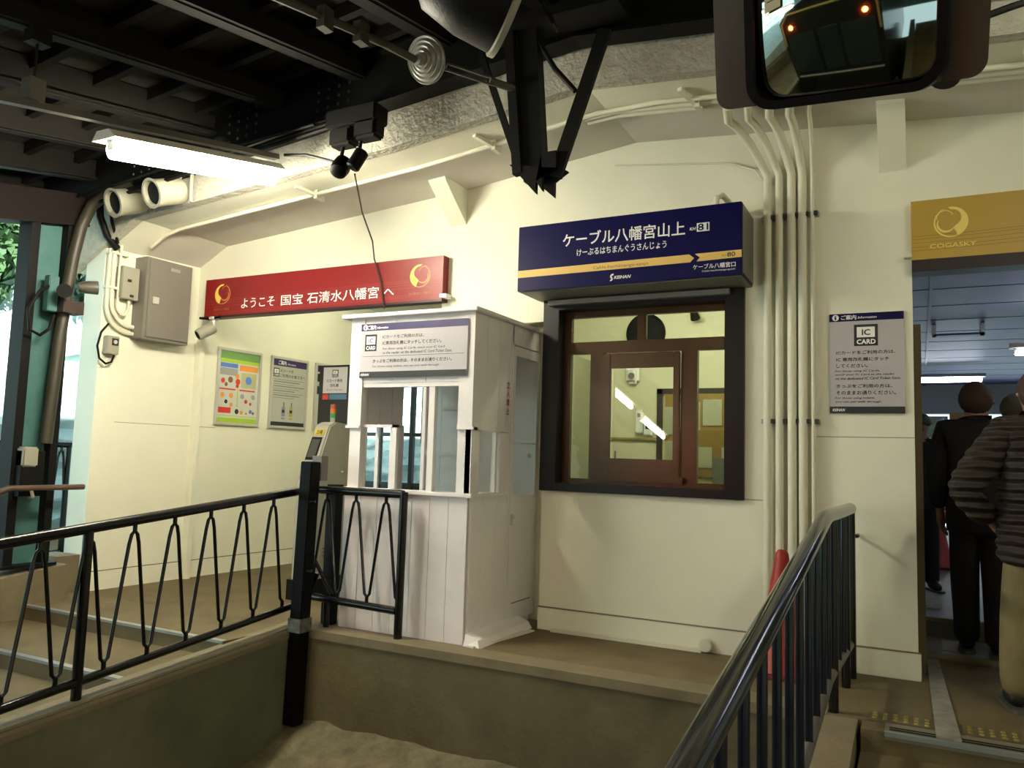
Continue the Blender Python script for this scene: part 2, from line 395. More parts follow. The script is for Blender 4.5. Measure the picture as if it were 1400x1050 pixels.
for i in range(-4, 8):
    X = -3.36 - .69*i
    if X < -7 or X > 3.3: continue
    m = MB(); m.beam((X, -8.9, rz(X, -8.9, .09)), (X, 4.1, rz(X, 4.1, .09)), .07, .20); m.beam((X, -8.9, rz(X, -8.9, .005)), (X, 4.1, rz(X, 4.1, .005)), .13, .015)
    m.build('roof_rafter', steelb, label='dark sloping roof rafter running up the incline', cat='rafter', group='rafters under the canopy roof')
for j in range(20):
    Y = 3.92 - .40*j
    if Y < -2: break
    for sgn, xa, xb in ((1, -6.95, -1.75), (-1, -1.75, 3.19)):
        m = MB(); m.beam((xa, Y, rz(xa, Y, .15)), (xb, Y, rz(xb, Y, .15)), .05, .09)
        m.build('roof_purlin', steelb, label='dark cross purlin under the canopy roof boards', cat='purlin', group='purlins under the canopy roof')
# long dark girder following the gable
gt = thing('roof_girder', (-1.75, 4.08, 3.65), 'long black riveted steel girder along the front of white beam', 'girder')
def GP(X, dz): return (X, 4.10, 3.83 - .10*abs(X+1.75) + dz)
for a, b in ((-7, -1.75), (-1.75, 3.19)):
    m = MB(); m.beam(GP(a, 0), GP(b, 0), .02, .36); m.build('web', girder_m, gt)
    for dz in (-.18, .18):
        m = MB(); m.beam(GP(a, dz), GP(b, dz), .15, .02); m.build('flange', girder_m, gt)
for X in (-5.6, -4.55, -3.7):
    for i in range(4):
        for j in range(5):
            p = GP(X+i*.09, -.13+j*.065); MB().lathe([(.012, 0), (.008, .01)], (p[0], p[1]-.01, p[2]), (0, -1, 0), 8).build('rivet', mat('rivet', (.03,.03,.027), .4), gt)
for X, r in ((-4.62, .085), (-4.88, .07)):
    p = GP(X, -.10); MB().lathe([(r, 0), (r, .03), (r*.8, .045), (.02, .05), (.02, .07)], (p[0], p[1]-.01, p[2]), (0, -1, 0), 24).build('round_cover', mat('cover_dark', (.02,.02,.018), .4), gt)
m = MB(); m.tube([(-6.6, 4.0, 3.12), (-5, 4.0, 3.25), (-4, 4.0, 3.36), (-3.4, 4.0, 3.42)], .022); m.tube([(-6.6, 3.96, 3.07), (-5.2, 3.97, 3.2), (-4.2, 3.98, 3.31), (-3.5, 3.98, 3.37)], .014)
m.tube([(-6.3, 3.9, 3.16), (-4.4, 3.9, 3.33), (-3.6, 3.95, 3.40)], .012)
m.build('cable_bundle', blackm, label='black cables strung under the girder on the left', cat='cables')
# ================================================================== LAMPS
def tube_lamp(loc, d, L, label, m=TUBEM, group=None, wdt=.14, tr=.030):
    """housing + glowing tube; loc = near end of the tube, d = direction"""
    d = V(d).normalized(); p = V(loc); q = p + d*L; sd = d.cross(V((0, 0, 1))).normalized(); u = sd.cross(d)
    t = thing('fluorescent_lamp', (p+q)/2 + u*.05, label, 'lamp', group)
    h = MB(); o = u*.055
    prof = [(-wdt/2, 0), (wdt/2, 0), (wdt/4, .05), (-wdt/4, .05)]
    a, b = p - d*.05, q + d*.05
    h.add([a + o + sd*x + u*(z-.015) for x, z in prof] + [b + o + sd*x + u*(z-.015) for x, z in prof], [(0,1,2,3),(7,6,5,4),(0,4,5,1),(1,5,6,2),(2,6,7,3),(3,7,4,0)])
    h.build('housing', mat('lamp_housing', (.75, .72, .62), .4), t)
    MB().tube([p + (q-p)*i/8 - u*(tr-.03)*.6 for i in range(9)], tr, 16).build('tube', m, t, smooth=True)
    e = MB()
    for c in (p, q): e.obox(c + u*.02, (.025, .05, .07), Matrix((d, sd, u)).transposed())
    e.build('end_cap', white, t)
    return t
dn = (0, 1, .2)
tube_lamp((-4.02, 2.79, 2.87), dn, 1.24, 'glowing fluorescent lamp hanging on a rail at upper left of the girder', tubem('tube_light_main', (1, .915, .72), 46), wdt=.2, tr=.052)
for k, (X, Y, z) in enumerate([(-3.90, -.95, 2.02), (-3.75, -2.2, 1.60), (-3.7, -4.4, 1.3)]):
    tube_lamp((X, Y, z), dn, 1.2, 'fluorescent lamp of the row further down the slope, seen reflected in the ticket window', group='lamps down the slope')
for k, (X, Y) in enumerate([(1.3, 2.2), (1.3, -.4), (-1.9, -1.4), (1.3, -3)]):  # unseen lamps added to brighten the back wall from behind the camera
    tube_lamp((X, Y, rz(X, Y, -.22)), dn, 1.2, 'added fill lamp under the canopy behind the photographer', group='added fill lamps behind the photographer')
m = MB(); m.beam((-4.02, 1.0, 2.66), (-4.02, 4.05, 3.27), .05, .035)
m.build('lamp_rail', mat('rail_paint', (.20,.19,.15), .5), label='thin steel rail running up the slope that carries the lit lamp', cat='rail')
t = thing('hanger_rod', (-4.06, 2.35, 2.86), 'thin rod with clamp hanging the lamp rail from a roof rafter', 'hanger')
MB().tube([(-4.02, 2.33, 3.05), (-4.02, 2.33, 3.35)], .007).build('rod', steelb, t)
MB().box(-4.06, 2.29, 2.945, -3.98, 2.37, 3.06).build('clamp', mat('clamp', (.16,.15,.11), .6), t)
MB().box(-4.06, 2.28, 3.25, -3.98, 2.38, 3.33).build('bracket', blackm, t)

# ================================================================== SIGNS
# red sign
F = face_y(5.13)
t = thing('passage_sign', (-4.58, 5.17, 2.40), 'long red welcome sign with white lettering above the passage opening', 'sign')
MB().box(-5.88, 5.13, 2.405, -3.28, 5.215, 2.756).build('panel', signred, t)
MB().box(-5.90, 5.125, 2.392, -3.28, 5.215, 2.41).build('edge_trim', mat('maroon_edge', (.06,.01,.015), .4), t)
letters('ようこそ', (-5.416, 2.464, -5.02, 2.551), F, white, t, bold=.012)
letters('国宝', (-4.942, 2.46, -4.696, 2.553), F, white, t, bold=.012)
letters('石清水八幡宮', (-4.645, 2.458, -3.892, 2.554), F, white, t, bold=.012)
letters('へ', (-3.839, 2.474, -3.741, 2.526), F, white, t, bold=.012)
for cx, x0, x1 in ((-5.658, -5.76, -5.563), (-3.493, -3.594, -3.39)):
    emblem(t, F, cx, 2.61, .096, .093, False, gold, mat('emblem_copper', (.62,.28,.08), .4))
    letters('石清水八幡宮', (x0, 2.459, x1, 2.482), F, mat('copper_ink', (.55,.26,.06), .5), t)
ln = MB()
for i, z in enumerate((2.575, 2.56, 2.54, 2.515, 2.455, 2.44)): ln.prism([(-5.87, z-.02), (-4.9, z-.008), (-3.30, z+.006), (-3.30, z+.009), (-4.9, z-.005), (-5.87, z-.017)], (0, .0006), F)
ln.build('pinstripes', mat('stripe_red', (.50,.07,.04), .5), t)
MB().box(-3.30, 5.12, 2.42, -3.24, 5.2, 2.45).build('bracket', white, t)
# gold sign
F = face_y(5.15)
t = thing('doorway_sign', (.9, 5.18, 2.43), 'wide gold sign with embossed swirl emblem above the doorway on the right', 'sign')
MB().box(-.02, 5.15, 2.432, 1.95, 5.215, 2.787).build('panel', signgold, t)
emblem(t, F, .188, 2.642, .088, .090, True, goldp, goldp)
letters('COGASKY', (.077, 2.492, .312, 2.518), F, goldp, t)
ln = MB()
for z in (2.60, 2.583, 2.560, 2.535, 2.515): ln.prism([(-.02, z-.03), (.3, z-.028), (1.94, z+.02), (1.94, z+.022), (.3, z-.025), (-.02, z-.027)], (0, .0006), F)
ln.build('pinstripes', mat('stripe_ochre', (.42,.22,.05), .5), t)
MB().box(-.06, 5.14, 2.45, -.018, 5.2, 2.475).build('bracket', cream_pipe, t)
MB().box(-.02, 5.15, 2.36, 1.95, 5.3, 2.432).build('door_header', mat('dark_header', (.018,.008,.012), .5), kind=S)
# blue lightbox
F = face_y(4.84)
t = thing('station_sign', (-1.71, 5.0, 2.35), 'deep blue station name box with yellow stripe above the ticket window', 'sign')
MB().box(-2.478, 4.84, 2.352, -.944, 5.205, 2.812).build('box', signblue, t, bevel=.004)
MB().box(-2.46, 4.86, 2.347, -.95, 5.2, 2.353).build('underside', grey, t)
MB().box(-.946, 4.86, 2.37, -.940, 5.2, 2.80).build('side_panel', grey, t)
MB().prism([(-2.478, 2.448), (-1.262, 2.455), (-1.236, 2.48), (-1.268, 2.506), (-2.478, 2.498)], (0, .001), F).build('stripe', yel, t)
MB().prism([(-1.222, 2.457), (-.944, 2.462), (-.944, 2.508), (-1.232, 2.506), (-1.200, 2.481)], (0, .001), F).build('stripe', yel, t)
letters('ケーブル八幡宮山上', (-2.137, 2.635, -1.297, 2.728), F, white, t, bold=.018)
letters('けーぶるはちまんぐうさんじょう', (-2.033, 2.564, -1.415, 2.611), F, white, t, bold=.018)
letters('Cable-hachimangu-sanjo', (-1.913, 2.457, -1.534, 2.484), F, mat('brown_ink', (.20,.11,.04), .6), t)
letters('KH', (-1.266, 2.660, -1.228, 2.678), F, white, t, bold=.02, shear=.2)
plate(F, -1.221, 2.647, -1.142, 2.702, 0, .0012).build('number_box', white, t); 
letters('81', (-1.214, 2.653, -1.150, 2.696), face_y(4.8385), signblue, t, bold=.02)
letters('ケーブル八幡宮口', (-1.243, 2.405, -.981, 2.437), F, white, t, bold=.015)
letters('Cable-hachimangu-guchi', (-1.187, 2.383, -.983, 2.397), F, white, t)
letters('KH', (-1.062, 2.474, -1.038, 2.486), F, ink, t); letters('80', (-1.031, 2.470, -.983, 2.498), F, ink, t, bold=.02)
letters('KEIHAN', (-1.765, 2.387, -1.65, 2.407), F, white, t, bold=.035, shear=.25)
e = MB(); A, B = strip(arc(-1.775, 2.405, .012, 60, 250, 10), lambda q: .006); e.add([F(p[0], p[1], .001) for p in A+B], [(i, i+1, len(A)+i+1, len(A)+i) for i in range(len(A)-1)])
A, B = strip(arc(-1.789, 2.389, .010, 250, 420, 10), lambda q: .005); e.add([F(p[0], p[1], .001) for p in A+B], [(i, i+1, len(A)+i+1, len(A)+i) for i in range(len(A)-1)])
e.build('logo_mark', white, t)
m = MB(); m.tube([(-1.12, 4.92, 2.80), (-1.12, 4.93, 2.88), (-1.09, 4.96, 2.905), (-1.05, 5.05, 2.86), (-1.05, 5.20, 2.83)], .02); m.build('cable_gland', cream_pipe, t, smooth=True)

def ic_icon(parent, F, x0, z0, x1, z1, g=.0016):
    w_, h = x1-x0, z1-z0
    G = lambda u, v, t: F(u, v, t+.001)
    H = lambda u, v, t: F(u, v, t+.002)
    parent = plate(F, x0, z0, x1, z1, 0, .0014).build('icon', ink, parent)
    plate(G, x0+.12*w_, z0+.40*h, x1-.12*w_, z1-.12*h, 0, .001).build('icon_window', white, parent)
    letters('IC', (x0+.34*w_, z0+.50*h, x1-.32*w_, z1-.24*h), H, ink, parent, bold=.03)
    letters('CARD', (x0+.12*w_, z0+.09*h, x1-.10*w_, z0+.30*h), G, white, parent, bold=.04)
def head_band(parent, F, x0, z0, x1, z1, col, s=1, ix=None):
    parent = plate(F, x0, z0, x1, z1, 0, .0012).build('header_band', col, parent)
    h = z1-z0; G = lambda u, v, t: F(u, v, t+.001)
    ci = MB(); ci.prism(arc(x0+.5*h+.012*s, (z0+z1)/2, .40*h, 0, 342, 19), (0, .001), G); ci.build('info_symbol', white, parent)
    H = lambda u, v, t: F(u, v, t+.002)
    letters('i', (x0+.5*h+.008*s, z0+.24*h, x0+.5*h+.016*s, z1-.24*h), H, col, parent, bold=.03)
    return G
# notice on the booth front
F = face_y(4.44)
t = thing('booth_notice', (-3.065, 4.45, 1.725), 'wide grey notice about IC cards on the front of white booth', 'notice')
plate(F, -3.503, 1.725, -2.628, 2.105, -.012, 0).build('panel', panelgrey, t)
G = head_band(t, F, -3.503, 2.056, -2.628, 2.106, purple)
plate(F, -3.503, 1.725, -2.628, 1.767, 0, .001).build('footer_band', ink, t)
letters('ご案内', (-3.445, 2.064, -3.375, 2.096), G, white, t, bold=.03); letters('Information', (-3.365, 2.068, -3.27, 2.084), G, white, t, bold=.02, shear=.2)
ic_icon(t, F, -3.465, 1.912, -3.365, 2.03)
letters('ICカードをご利用の方は、', (-3.315, 1.997, -2.972, 2.022), F, ink, t, bold=.015)
letters('IC専用改札機にタッチしてください。', (-3.314, 1.952, -2.83, 1.979), F, ink, t, bold=.015)
letters('For those using IC Cards, touch your IC Card', (-3.311, 1.914, -2.801, 1.933), F, ink, t, shear=.15)
letters('to the reader on the dedicated IC Card Ticket Gate.', (-3.309, 1.888, -2.745, 1.907), F, ink, t, shear=.15)
plate(F, -3.486, 1.8735, -2.65, 1.8755, 0, .001).build('rule', ink, t)
letters('きっぷをご利用の方は、そのままお通りください。', (-3.39, 1.828, -2.745, 1.853), F, ink, t, bold=.015)
letters('For those using tickets, you can just walk through.', (-3.394, 1.793, -2.838, 1.81), F, ink, t, shear=.15)
letters('KEIHAN', (-3.493, 1.738, -3.42, 1.755), F, white, t, bold=.03, shear=.25)
# notice on the right wall
F = face_y(5.195)
t = thing('wall_notice', (-.275, 5.2, 1.527), 'tall grey notice about IC cards on the wall left of doorway', 'notice')
plate(F, -.481, 1.527, -.067, 2.14, -.012, 0).build('panel', panelgrey, t)
G = head_band(t, F, -.481, 2.092, -.067, 2.14, signblue)
plate(F, -.481, 1.527, -.067, 1.568, 0, .001).build('footer_band', ink, t)
letters('ご案内', (-.413, 2.102, -.328, 2.130), G, white, t, bold=.03); letters('Information', (-.319, 2.106, -.214, 2.120), G, white, t, bold=.02, shear=.2)
ic_icon(t, F, -.341, 1.937, -.209, 2.069)
for s_, b_, bo, sh in (('ICカードをご利用の方は、', (-.442, 1.887, -.114, 1.910), .015, 0), ('IC 専用改札機にタッチ', (-.442, 1.845, -.149, 1.868), .015, 0), ('してください。', (-.442, 1.806, -.266, 1.828), .015, 0),
        ('For those using IC Cards,', (-.449, 1.777, -.201, 1.791), .01, .15), ('touch your IC Card to the reader', (-.449, 1.755, -.119, 1.769), .01, .15), ('on the dedicated IC Card Ticket Gate.', (-.449, 1.732, -.088, 1.747), .01, .15),
        ('きっぷをご利用の方は、', (-.443, 1.682, -.134, 1.704), .015, 0), ('そのままお通りください。', (-.444, 1.640, -.115, 1.664), .015, 0),
        ('For those using tickets,', (-.45, 1.612, -.228, 1.626), .01, .15), ('you can just walk through.', (-.45, 1.589, -.192, 1.604), .01, .15)):
    letters(s_, b_, F, ink, t, bold=bo, shear=sh)
letters('KEIHAN', (-.465, 1.54, -.395, 1.556), F, white, t, bold=.03, shear=.25)

# framed posters on the left wall
def framed(y0, y1, z0, z1, label, name='framed_poster'):
    t = thing(name, lwall((y0+y1)/2) + V((0, 0, z0)), label, 'poster')
    Fb = face_left(0); fr = MB(); b = .028
    for a in ((y0, z0, y1, z0+b), (y0, z1-b, y1, z1), (y0, z0+b, y0+b, z1-b), (y1-b, z0+b, y1, z1-b)): fr.prism([(a[0],a[1]),(a[2],a[1]),(a[2],a[3]),(a[0],a[3])], (0, .025), Fb)
    fr.build('frame', silver, t, bevel=.004)
    return t, face_left(.012)
pan = mat('poster_pale', (.60, .63, .55), .4); lime = mat('lime', (.42, .62, .05), .5); limed = mat('green', (.25,.50,.14), .5)
t, F = framed(5.47, 6.02, 1.43, 2.19, 'framed colourful safety poster with green borders, leftmost on the left wall')
P1 = lambda a, b, c, d, m_, n='print', th=.0012: plate(F, 5.498+a*.494, 1.458+b*.704, 5.498+c*.494, 1.458+d*.704, 0, th).build(n, m_, t)
P1(0, 0, 1, 1, pan, 'sheet', .0006); P1(0, 0, 1, .065, lime); P1(0, .84, 1, .89, lime); P1(0, .89, 1, 1, limed)
P1(.02, .77, .45, .83, mat('poster_blue', (.10,.22,.65), .5)); P1(.50, .74, .97, .82, mat('poster_orange', (.85,.32,.06), .5)); P1(0, .66, .45, .76, mat('poster_grey', (.50,.50,.52), .5))
P1(.02, .455, .42, .475, mat('poster_red', (.70,.05,.04), .5)); P1(.52, .455, .92, .475, MT['poster_red']); P1(.02, .13, .33, .21, MT['poster_red'])
P1(.47, .22, .49, .48, lime); P1(.02, .09, .98, .10, lime); P1(.55, .50, .94, .72, mat('poster_cream', (.72,.72,.40), .5))
cols = [MT['poster_blue'], MT['poster_orange'], MT['poster_red'], ink, mat('poster_brown', (.35,.15,.08), .5), MT['poster_grey']]
m_ = {c.name: MB() for c in cols}
for (x, y, s_) in [(.10,.58,.05),(.28,.60,.06),(.18,.53,.04),(.45,.66,.05),(.47,.58,.06),(.46,.52,.04),(.74,.61,.08),(.10,.38,.05),(.32,.38,.05),(.20,.29,.04),(.33,.25,.04),(.6,.38,.05),(.7,.31,.04),(.88,.38,.05),(.82,.28,.03),(.48,.16,.05),(.6,.15,.04),(.72,.14,.02),(.83,.17,.04),(.9,.15,.03)]:
    c = random.choice(cols); m_[c.name].prism([(5.498+(x+s_*q[0])*.494, 1.458+(y+s_*q[1]*.75)*.704) for q in arc(0, 0, 1, 0, 324, 9)], (0, .0015), F)
for c in cols:
    if m_[c.name].v: m_[c.name].build('small_figures', c, t)
t, F = framed(6.15, 6.69, 1.43, 2.19, 'framed grey notice with purple header, middle one on the left wall')
P1 = lambda a, b, c, d, m_, n='print', th=.0012: plate(F, 6.178+a*.484, 1.458+b*.704, 6.178+c*.484, 1.458+d*.704, 0, th).build(n, m_, t)
P1(0, 0, 1, 1, mat('notice_pale', (.50,.52,.45), .4), 'sheet', .0006); P1(0, .90, 1, 1, purple, 'header_band'); P1(0, 0, 1, .06, ink, 'footer_band')
letters('ご案内', (6.25, 2.105, 6.36, 2.15), lambda u, v, q: F(u, v, q+.0015), white, t, bold=.03); letters('Information', (6.38, 2.11, 6.5, 2.13), lambda u, v, q: F(u, v, q+.0015), white, t)
ic_icon(t, F, 6.19, 1.975, 6.27, 2.065)
letters('ICカードを', (6.29, 2.03, 6.47, 2.06), F, ink, t, bold=.015); letters('ご利用のお客さまへ', (6.28, 1.975, 6.65, 2.01), F, ink, t, bold=.015)
ln = MB(); zz = 1.945
for i in range(9):
    x1 = 6.64 - .07*((i*7) % 3); ln.prism([(6.20, zz), (x1, zz), (x1, zz+.004+.004*(i % 2)), (6.20, zz+.004+.004*(i % 2))], (0, .001), F); zz -= .024
ln.build('text_rules', mat('rule_grey', (.22,.22,.22), .6), t)
for k, c in enumerate((mat('lavender', (.40,.38,.55), .5), mat('mustard', (.60,.55,.15), .5))):
    x = 6.33+.11*k
    P = plate(F, x, 1.56, x+.05, 1.66, 0, .001); P.build('gate_picture', c, t); plate(F, x+.005, 1.60, x+.04, 1.63, 0, .0016).build('gate_picture', ink, t); plate(F, x, 1.53, x+.05, 1.548, 0, .001).build('gate_picture', c, t); plate(F, x+.02, 1.66, x+.035, 1.71, 0, .001).build('gate_picture', MT['rule_grey'], t)
t, F = framed(6.80, 7.33, 1.43, 2.19, 'framed notice partly hidden behind the ticket gate, rightmost on the left wall')
plate(F, 6.828, 1.458, 7.302, 2.162, 0, .0006).build('sheet', pan, t)
plate(F, 6.828, 2.09, 7.302, 2.162, 0, .0012).build('header_band', purple, t)
plate(F, 6.84, 1.98, 6.93, 2.07, 0, .0012).build('icon', ink, t); plate(F, 6.84, 1.84, 6.93, 1.93, 0, .0012).build('icon', ink, t)
# ================================================================== TICKET GATE
t = thing('ticket_gate', (-4.42, 5.3, 0), 'pale grey IC ticket gate post with slanted screen and signal light', 'ticket gate')
m = MB(); m.prism([(5.02, 0), (5.02, .92), (5.22, 1.42), (5.30, 1.455), (5.50, 1.44), (5.56, .95), (5.56, 0)], (-4.50, -4.335), lambda u, v, q: V((q, u, v))); m.build('body', machine_m, t, bevel=.012)
def GS(u, v, q): # u along X, v from 0..1 up the slanted face
    y = 5.02+.20*v; z = .92+.50*v; return V((u, y-.928*q, z+.37*q))
sf = plate(GS, -4.485, .42, -4.375, .80, .000, .004).build('screen_frame', blackm, t)
plate(GS, -4.472, .46, -4.388, .76, .003, .006).build('screen', mat('screen_grey', (.10,.09,.08), .2), sf)
plate(GS, -4.47, .84, -4.37, .93, .0, .004).build('yellow_label', mat('label_yellow', (.80,.62,.02), .5), t)
letters('出場', (-4.45, .85, -4.39, .92), lambda u, v, q: GS(u, v, q+.004), ink, t, bold=.02)
m = MB(); 
tw = MB().lathe([(.022, 0), (.022, .05)], (-4.42, 5.35, 1.44)); tw.build('lamp_base', cream, t)
for z, c in ((1.49, mat('signal_green', (.05,.42,.15), .3)), (1.53, mat('signal_orange', (.75,.22,.03), .3)), (1.57, mat('signal_red', (.55,.10,.06), .3))):
    MB().lathe([(.024, 0), (.024, .038)], (-4.42, 5.35, z)).build('signal_lamp', c, t, smooth=True)
m = MB()
for z in (.34, .37, .40): m.box(-4.334, 5.2, z, -4.332, 5.34, z+.006)
m.build('vents', ink, t); MB().box(-4.52, 5.0, 0, -4.33, 5.58, .16).build('base', blackm, t)
MB().sphere((-4.33, 5.4, 1.03), .012).build('lock', silver, t)
t.location.x -= .065
t = thing('gate_notice_stand', (-4.87, 5.95, 0), 'dark stand behind the ticket gate with white IC card sheet on top', 'notice stand')
F = face_y(5.93)
MB().box(-5.08, 5.93, 1.30, -4.70, 6.0, 2.03).build('board', mat('stand_dark', (.02,.018,.018), .4), t)
MB().box(-4.93, 5.95, 0, -4.82, 6.0, 1.3).build('post', blackm, t)
plate(F, -5.03, 1.76, -4.74, 2.01, 0, .002).build('sheet', mat('sheet_white', (.62,.60,.62), .5), t)
H = lambda u, v, q: F(u, v, q+.002)
ic_icon(t, H, -4.92, 1.915, -4.85, 1.985); letters('ICカード専用', (-4.985, 1.865, -4.80, 1.895), H, ink, t, bold=.02); letters('改札機', (-4.94, 1.82, -4.84, 1.85), H, ink, t, bold=.02); letters('IC Card Ticket Gate', (-4.98, 1.785, -4.79, 1.80), H, ink, t)
plate(F, -5.03, 1.70, -4.96, 1.75, 0, .002).build('sticker', MT['poster_red'], t, label='red sticker'); plate(F, -4.95, 1.70, -4.74, 1.75, 0, .002).build('sticker', mat('sticker_blue', (.12,.28,.45), .5), t, label='blue sticker')

t.location.x -= .08
# ================================================================== BOOTH
t = thing('ticket_booth', (-3.09, 4.95, 0), 'white painted wooden ticket inspection booth standing beside the ticket window', 'booth')
FY, SX, LX, BY = 4.46, -2.58, -3.60, 5.45
def planks_x(x0, x1, y, z0, z1, n, th=.02):   # boards facing -Y
    m = MB(); w_ = (x1-x0)/n
    for i in range(n): m.box(x0+i*w_+.0015, y+random.uniform(0, .002), z0, x0+(i+1)*w_-.0015, y+th, z1)
    return m
def planks_y(y0, y1, x, z0, z1, n, th=.02):
    m = MB(); w_ = (y1-y0)/n
    for i in range(n): m.box(x-th, y0+i*w_+.0015, z0, x+random.uniform(-.002, 0), y0+(i+1)*w_-.0015, z1)
    return m
planks_x(LX, SX-.02, FY, .0, .93, 7).build('front_panel', wood_w, t)
MB().box(LX, FY+.02, 0, SX-.02, FY+.03, .93).build('front_lining', groove, t)
MB().box(LX-.02, FY-.025, .93, SX+.02, FY+.10, .958).build('counter', wood_w, t, bevel=.004)
MB().box(SX-.06, FY+.05, .93, SX+.018, 4.97, .958).build('side_sill', wood_w, t, bevel=.004)
MB().box(LX, FY-.008, 1.38, -3.485, FY+.05, 2.15).build('upper_post', wood_w, t); MB().box(-2.69, FY-.008, 1.38, SX, FY+.05, 2.15).build('upper_post', wood_w, t)
MB().box(LX+.02, FY+.0, .95, -3.485, FY+.05, 1.38).build('lower_post', wood_w, t); MB().box(-2.69, FY, .95, SX-.01, FY+.1, 1.38).build('lower_post', wood_w, t)
m = MB(); m.box(LX-.01, FY-.016, 1.372, -3.49, FY+.05, 1.39); m.build('ledge', wood_w, t); MB().box(-2.69, FY-.016, 1.372, SX+.012, FY+.05, 1.39).build('ledge', wood_w, t)
MB().box(SX-.03, FY, 1.372, SX+.012, 4.97, 1.39).build('ledge', wood_w, t)
planks_x(-3.485, -2.69, FY, 1.69, 2.15, 3, .04).build('header', wood_w, t)
MB().box(LX-.06, FY-.05, 2.15, SX+.035, BY+.02, 2.178).build('roof', wood_w, t, bevel=.004)
MB().box(-2.93, FY+.01, .95, -2.885, FY+.05, 1.69).build('mullion', wood_w, t)
MB().box(-3.485, FY+.005, 1.66, -2.69, FY+.045, 1.69).build('window_head', wood_w, t)
m = MB(); m.box(-3.24, FY+.03, .96, -3.20, FY+.06, 1.40); m.box(-3.485, FY+.03, 1.38, -3.2, FY+.06, 1.40); m.build('half_sash', wood_w, t)
MB().box(-2.885, FY+.03, .96, -2.69, FY+.034, 1.66).build('window_pane', GLASS2, t)
# side
planks_y(FY+.02, 4.98, SX, .045, .93, 3).build('side_panel', wood_w, t)
planks_y(FY, 4.98, SX, 1.39, 2.15, 3).build('side_upper', wood_w, t)
MB().box(SX-.05, 4.86, .95, SX-.004, 4.98, 1.39).build('side_post', wood_w, t); MB().box(SX-.05, FY+.0, .95, SX-.004, FY+.11, 1.39).build('side_post', wood_w, t)
MB().box(SX-.03, 4.57, .958, SX-.026, 4.86, 1.372).build('side_pane', GLASS2, t); MB().box(SX-.04, 4.80, .958, SX-.008, 4.83, 1.372).build('sash_bar', wood_w, t)
MB().box(SX-.045, 4.98, .045, SX, 5.015, 2.15).build('door_post', wood_w, t); MB().box(SX-.045, 5.46, .045, SX, BY+.02, 2.15).build('door_post', wood_w, t)
MB().box(SX-.04, 5.0, 2.01, SX-.0, BY, 2.15).build('door_header', wood_w, t)
d = MB(); x0, x1 = SX-.03, SX+.004
d.box(x0, 5.018, .05, x1, 5.455, .93); d.box(x0, 5.018, .93, x1, 5.055, 2.0); d.box(x0, 5.415, .93, x1, 5.455, 2.0); d.box(x0, 5.055, 1.93, x1, 5.415, 2.0)
dr = d.build('door', wood_w, t)
MB().box(SX-.012, 5.055, .93, SX-.008, 5.415, 1.93).build('door_pane', GLASS2, dr)
MB().box(SX-.02, 5.055, 1.30, SX-.004, 5.415, 1.312).build('glazing_bar', wood_w, dr)
m = MB(); m.lathe([(.012, 0), (.012, .02)], (SX+.004, 5.045, .78), (1, 0, 0), 10); m.box(SX+.004, 5.03, .72, SX+.012, 5.06, .80); m.build('door_lock', silver, dr)
MB().box(SX+.004, 5.08, .17, SX+.006, 5.38, .178).build('kick_slot', groove, dr)
MB().add([(SX, 4.43, 0), (SX+.12, 4.43, 0), (SX+.12, 5.19, 0), (SX, 5.19, 0), (SX, 4.46, .075), (SX+.09, 4.46, .045), (SX+.09, 5.19, .045), (SX, 5.19, .075)], BF).build('plinth', wood_w, t)
for k, ch in enumerate('立入禁止'):
    z = 1.685-.062*k
    letters(ch, (4.925, z, 4.968, z+.048), lambda u, v, q: V((SX+q+.0005, u, v)), redink, t, bold=.025)
# back and left walls, interior shelf
planks_y(FY+.05, 5.10, LX+.02, 1.40, 2.15, 4).build('left_wall', wood_w, t)
planks_y(FY+.05, 5.10, LX+.02, .0, .93, 4).build('left_wall', wood_w, t)
for y, w_ in ((4.5, .13), (4.79, .02), (4.97, .14), (5.40, .05)): MB().box(LX, y, .0 if y > 5.3 else .9, LX+.03, y+w_, 2.15 if y > 5.3 else 1.42).build('left_post', wood_w, t)
planks_x(LX, SX-.03, BY-.02, .0, 2.15, 6).build('back_wall', wood_w, t)
MB().box(LX+.03, FY+.06, .86, SX-.05, 4.85, .885).build('inner_desk', mat('desk_brown', (.13,.08,.05), .5), t)
m = MB(); m.box(-3.55, 5.39, 1.20, -2.63, 5.43, 1.23); m.build('inner_rail', wood_w, t); MB().box(-3.40, 5.38, 1.56, -2.90, 5.43, 1.59).build('inner_shelf', wood_w, t)
m = MB(); m.beam((-2.42, 5.10, .004), (-2.52, 4.42, .008), .05, .012); m.build('floor_pipe', cream_pipe, label='thin painted conduit lying on the floor along the booth side', cat='conduit')
# ================================================================== TICKET WINDOW
t = thing('ticket_window', (-1.71, 5.2, .97), 'ticket window with dark frame and brown metal sashes under the blue sign', 'window')
y0, y1 = 5.17, 5.40
for a in ((-2.425, .972, -2.30, 2.35), (-1.115, .972, -.992, 2.35), (-2.30, .972, -1.115, 1.03), (-2.30, 2.27, -1.115, 2.345)):
    MB().box(a[0], y0, a[1], a[2], y1, a[3]).build('frame', mat('frame_dark', (.007,.007,.010), .35, spec=.3), t, bevel=.003)
MB().box(-2.37, 5.12, 2.30, -1.08, 5.2, 2.335).build('shutter_bar', mat('bar_grey', (.36,.35,.33), .35), t)
WY = 5.30
def sash(a, name='sash_frame', yy=WY, th=.05): return MB().box(a[0], yy-th/2, a[1], a[2], yy+th/2, a[3]).build(name, bronze, t, bevel=.004)
sash((-2.30, 1.03, -2.245, 2.27)); sash((-1.14, 1.03, -1.115, 2.27)); sash((-2.245, 1.03, -1.14, 1.065)); sash((-2.245, 2.225, -1.14, 2.27))
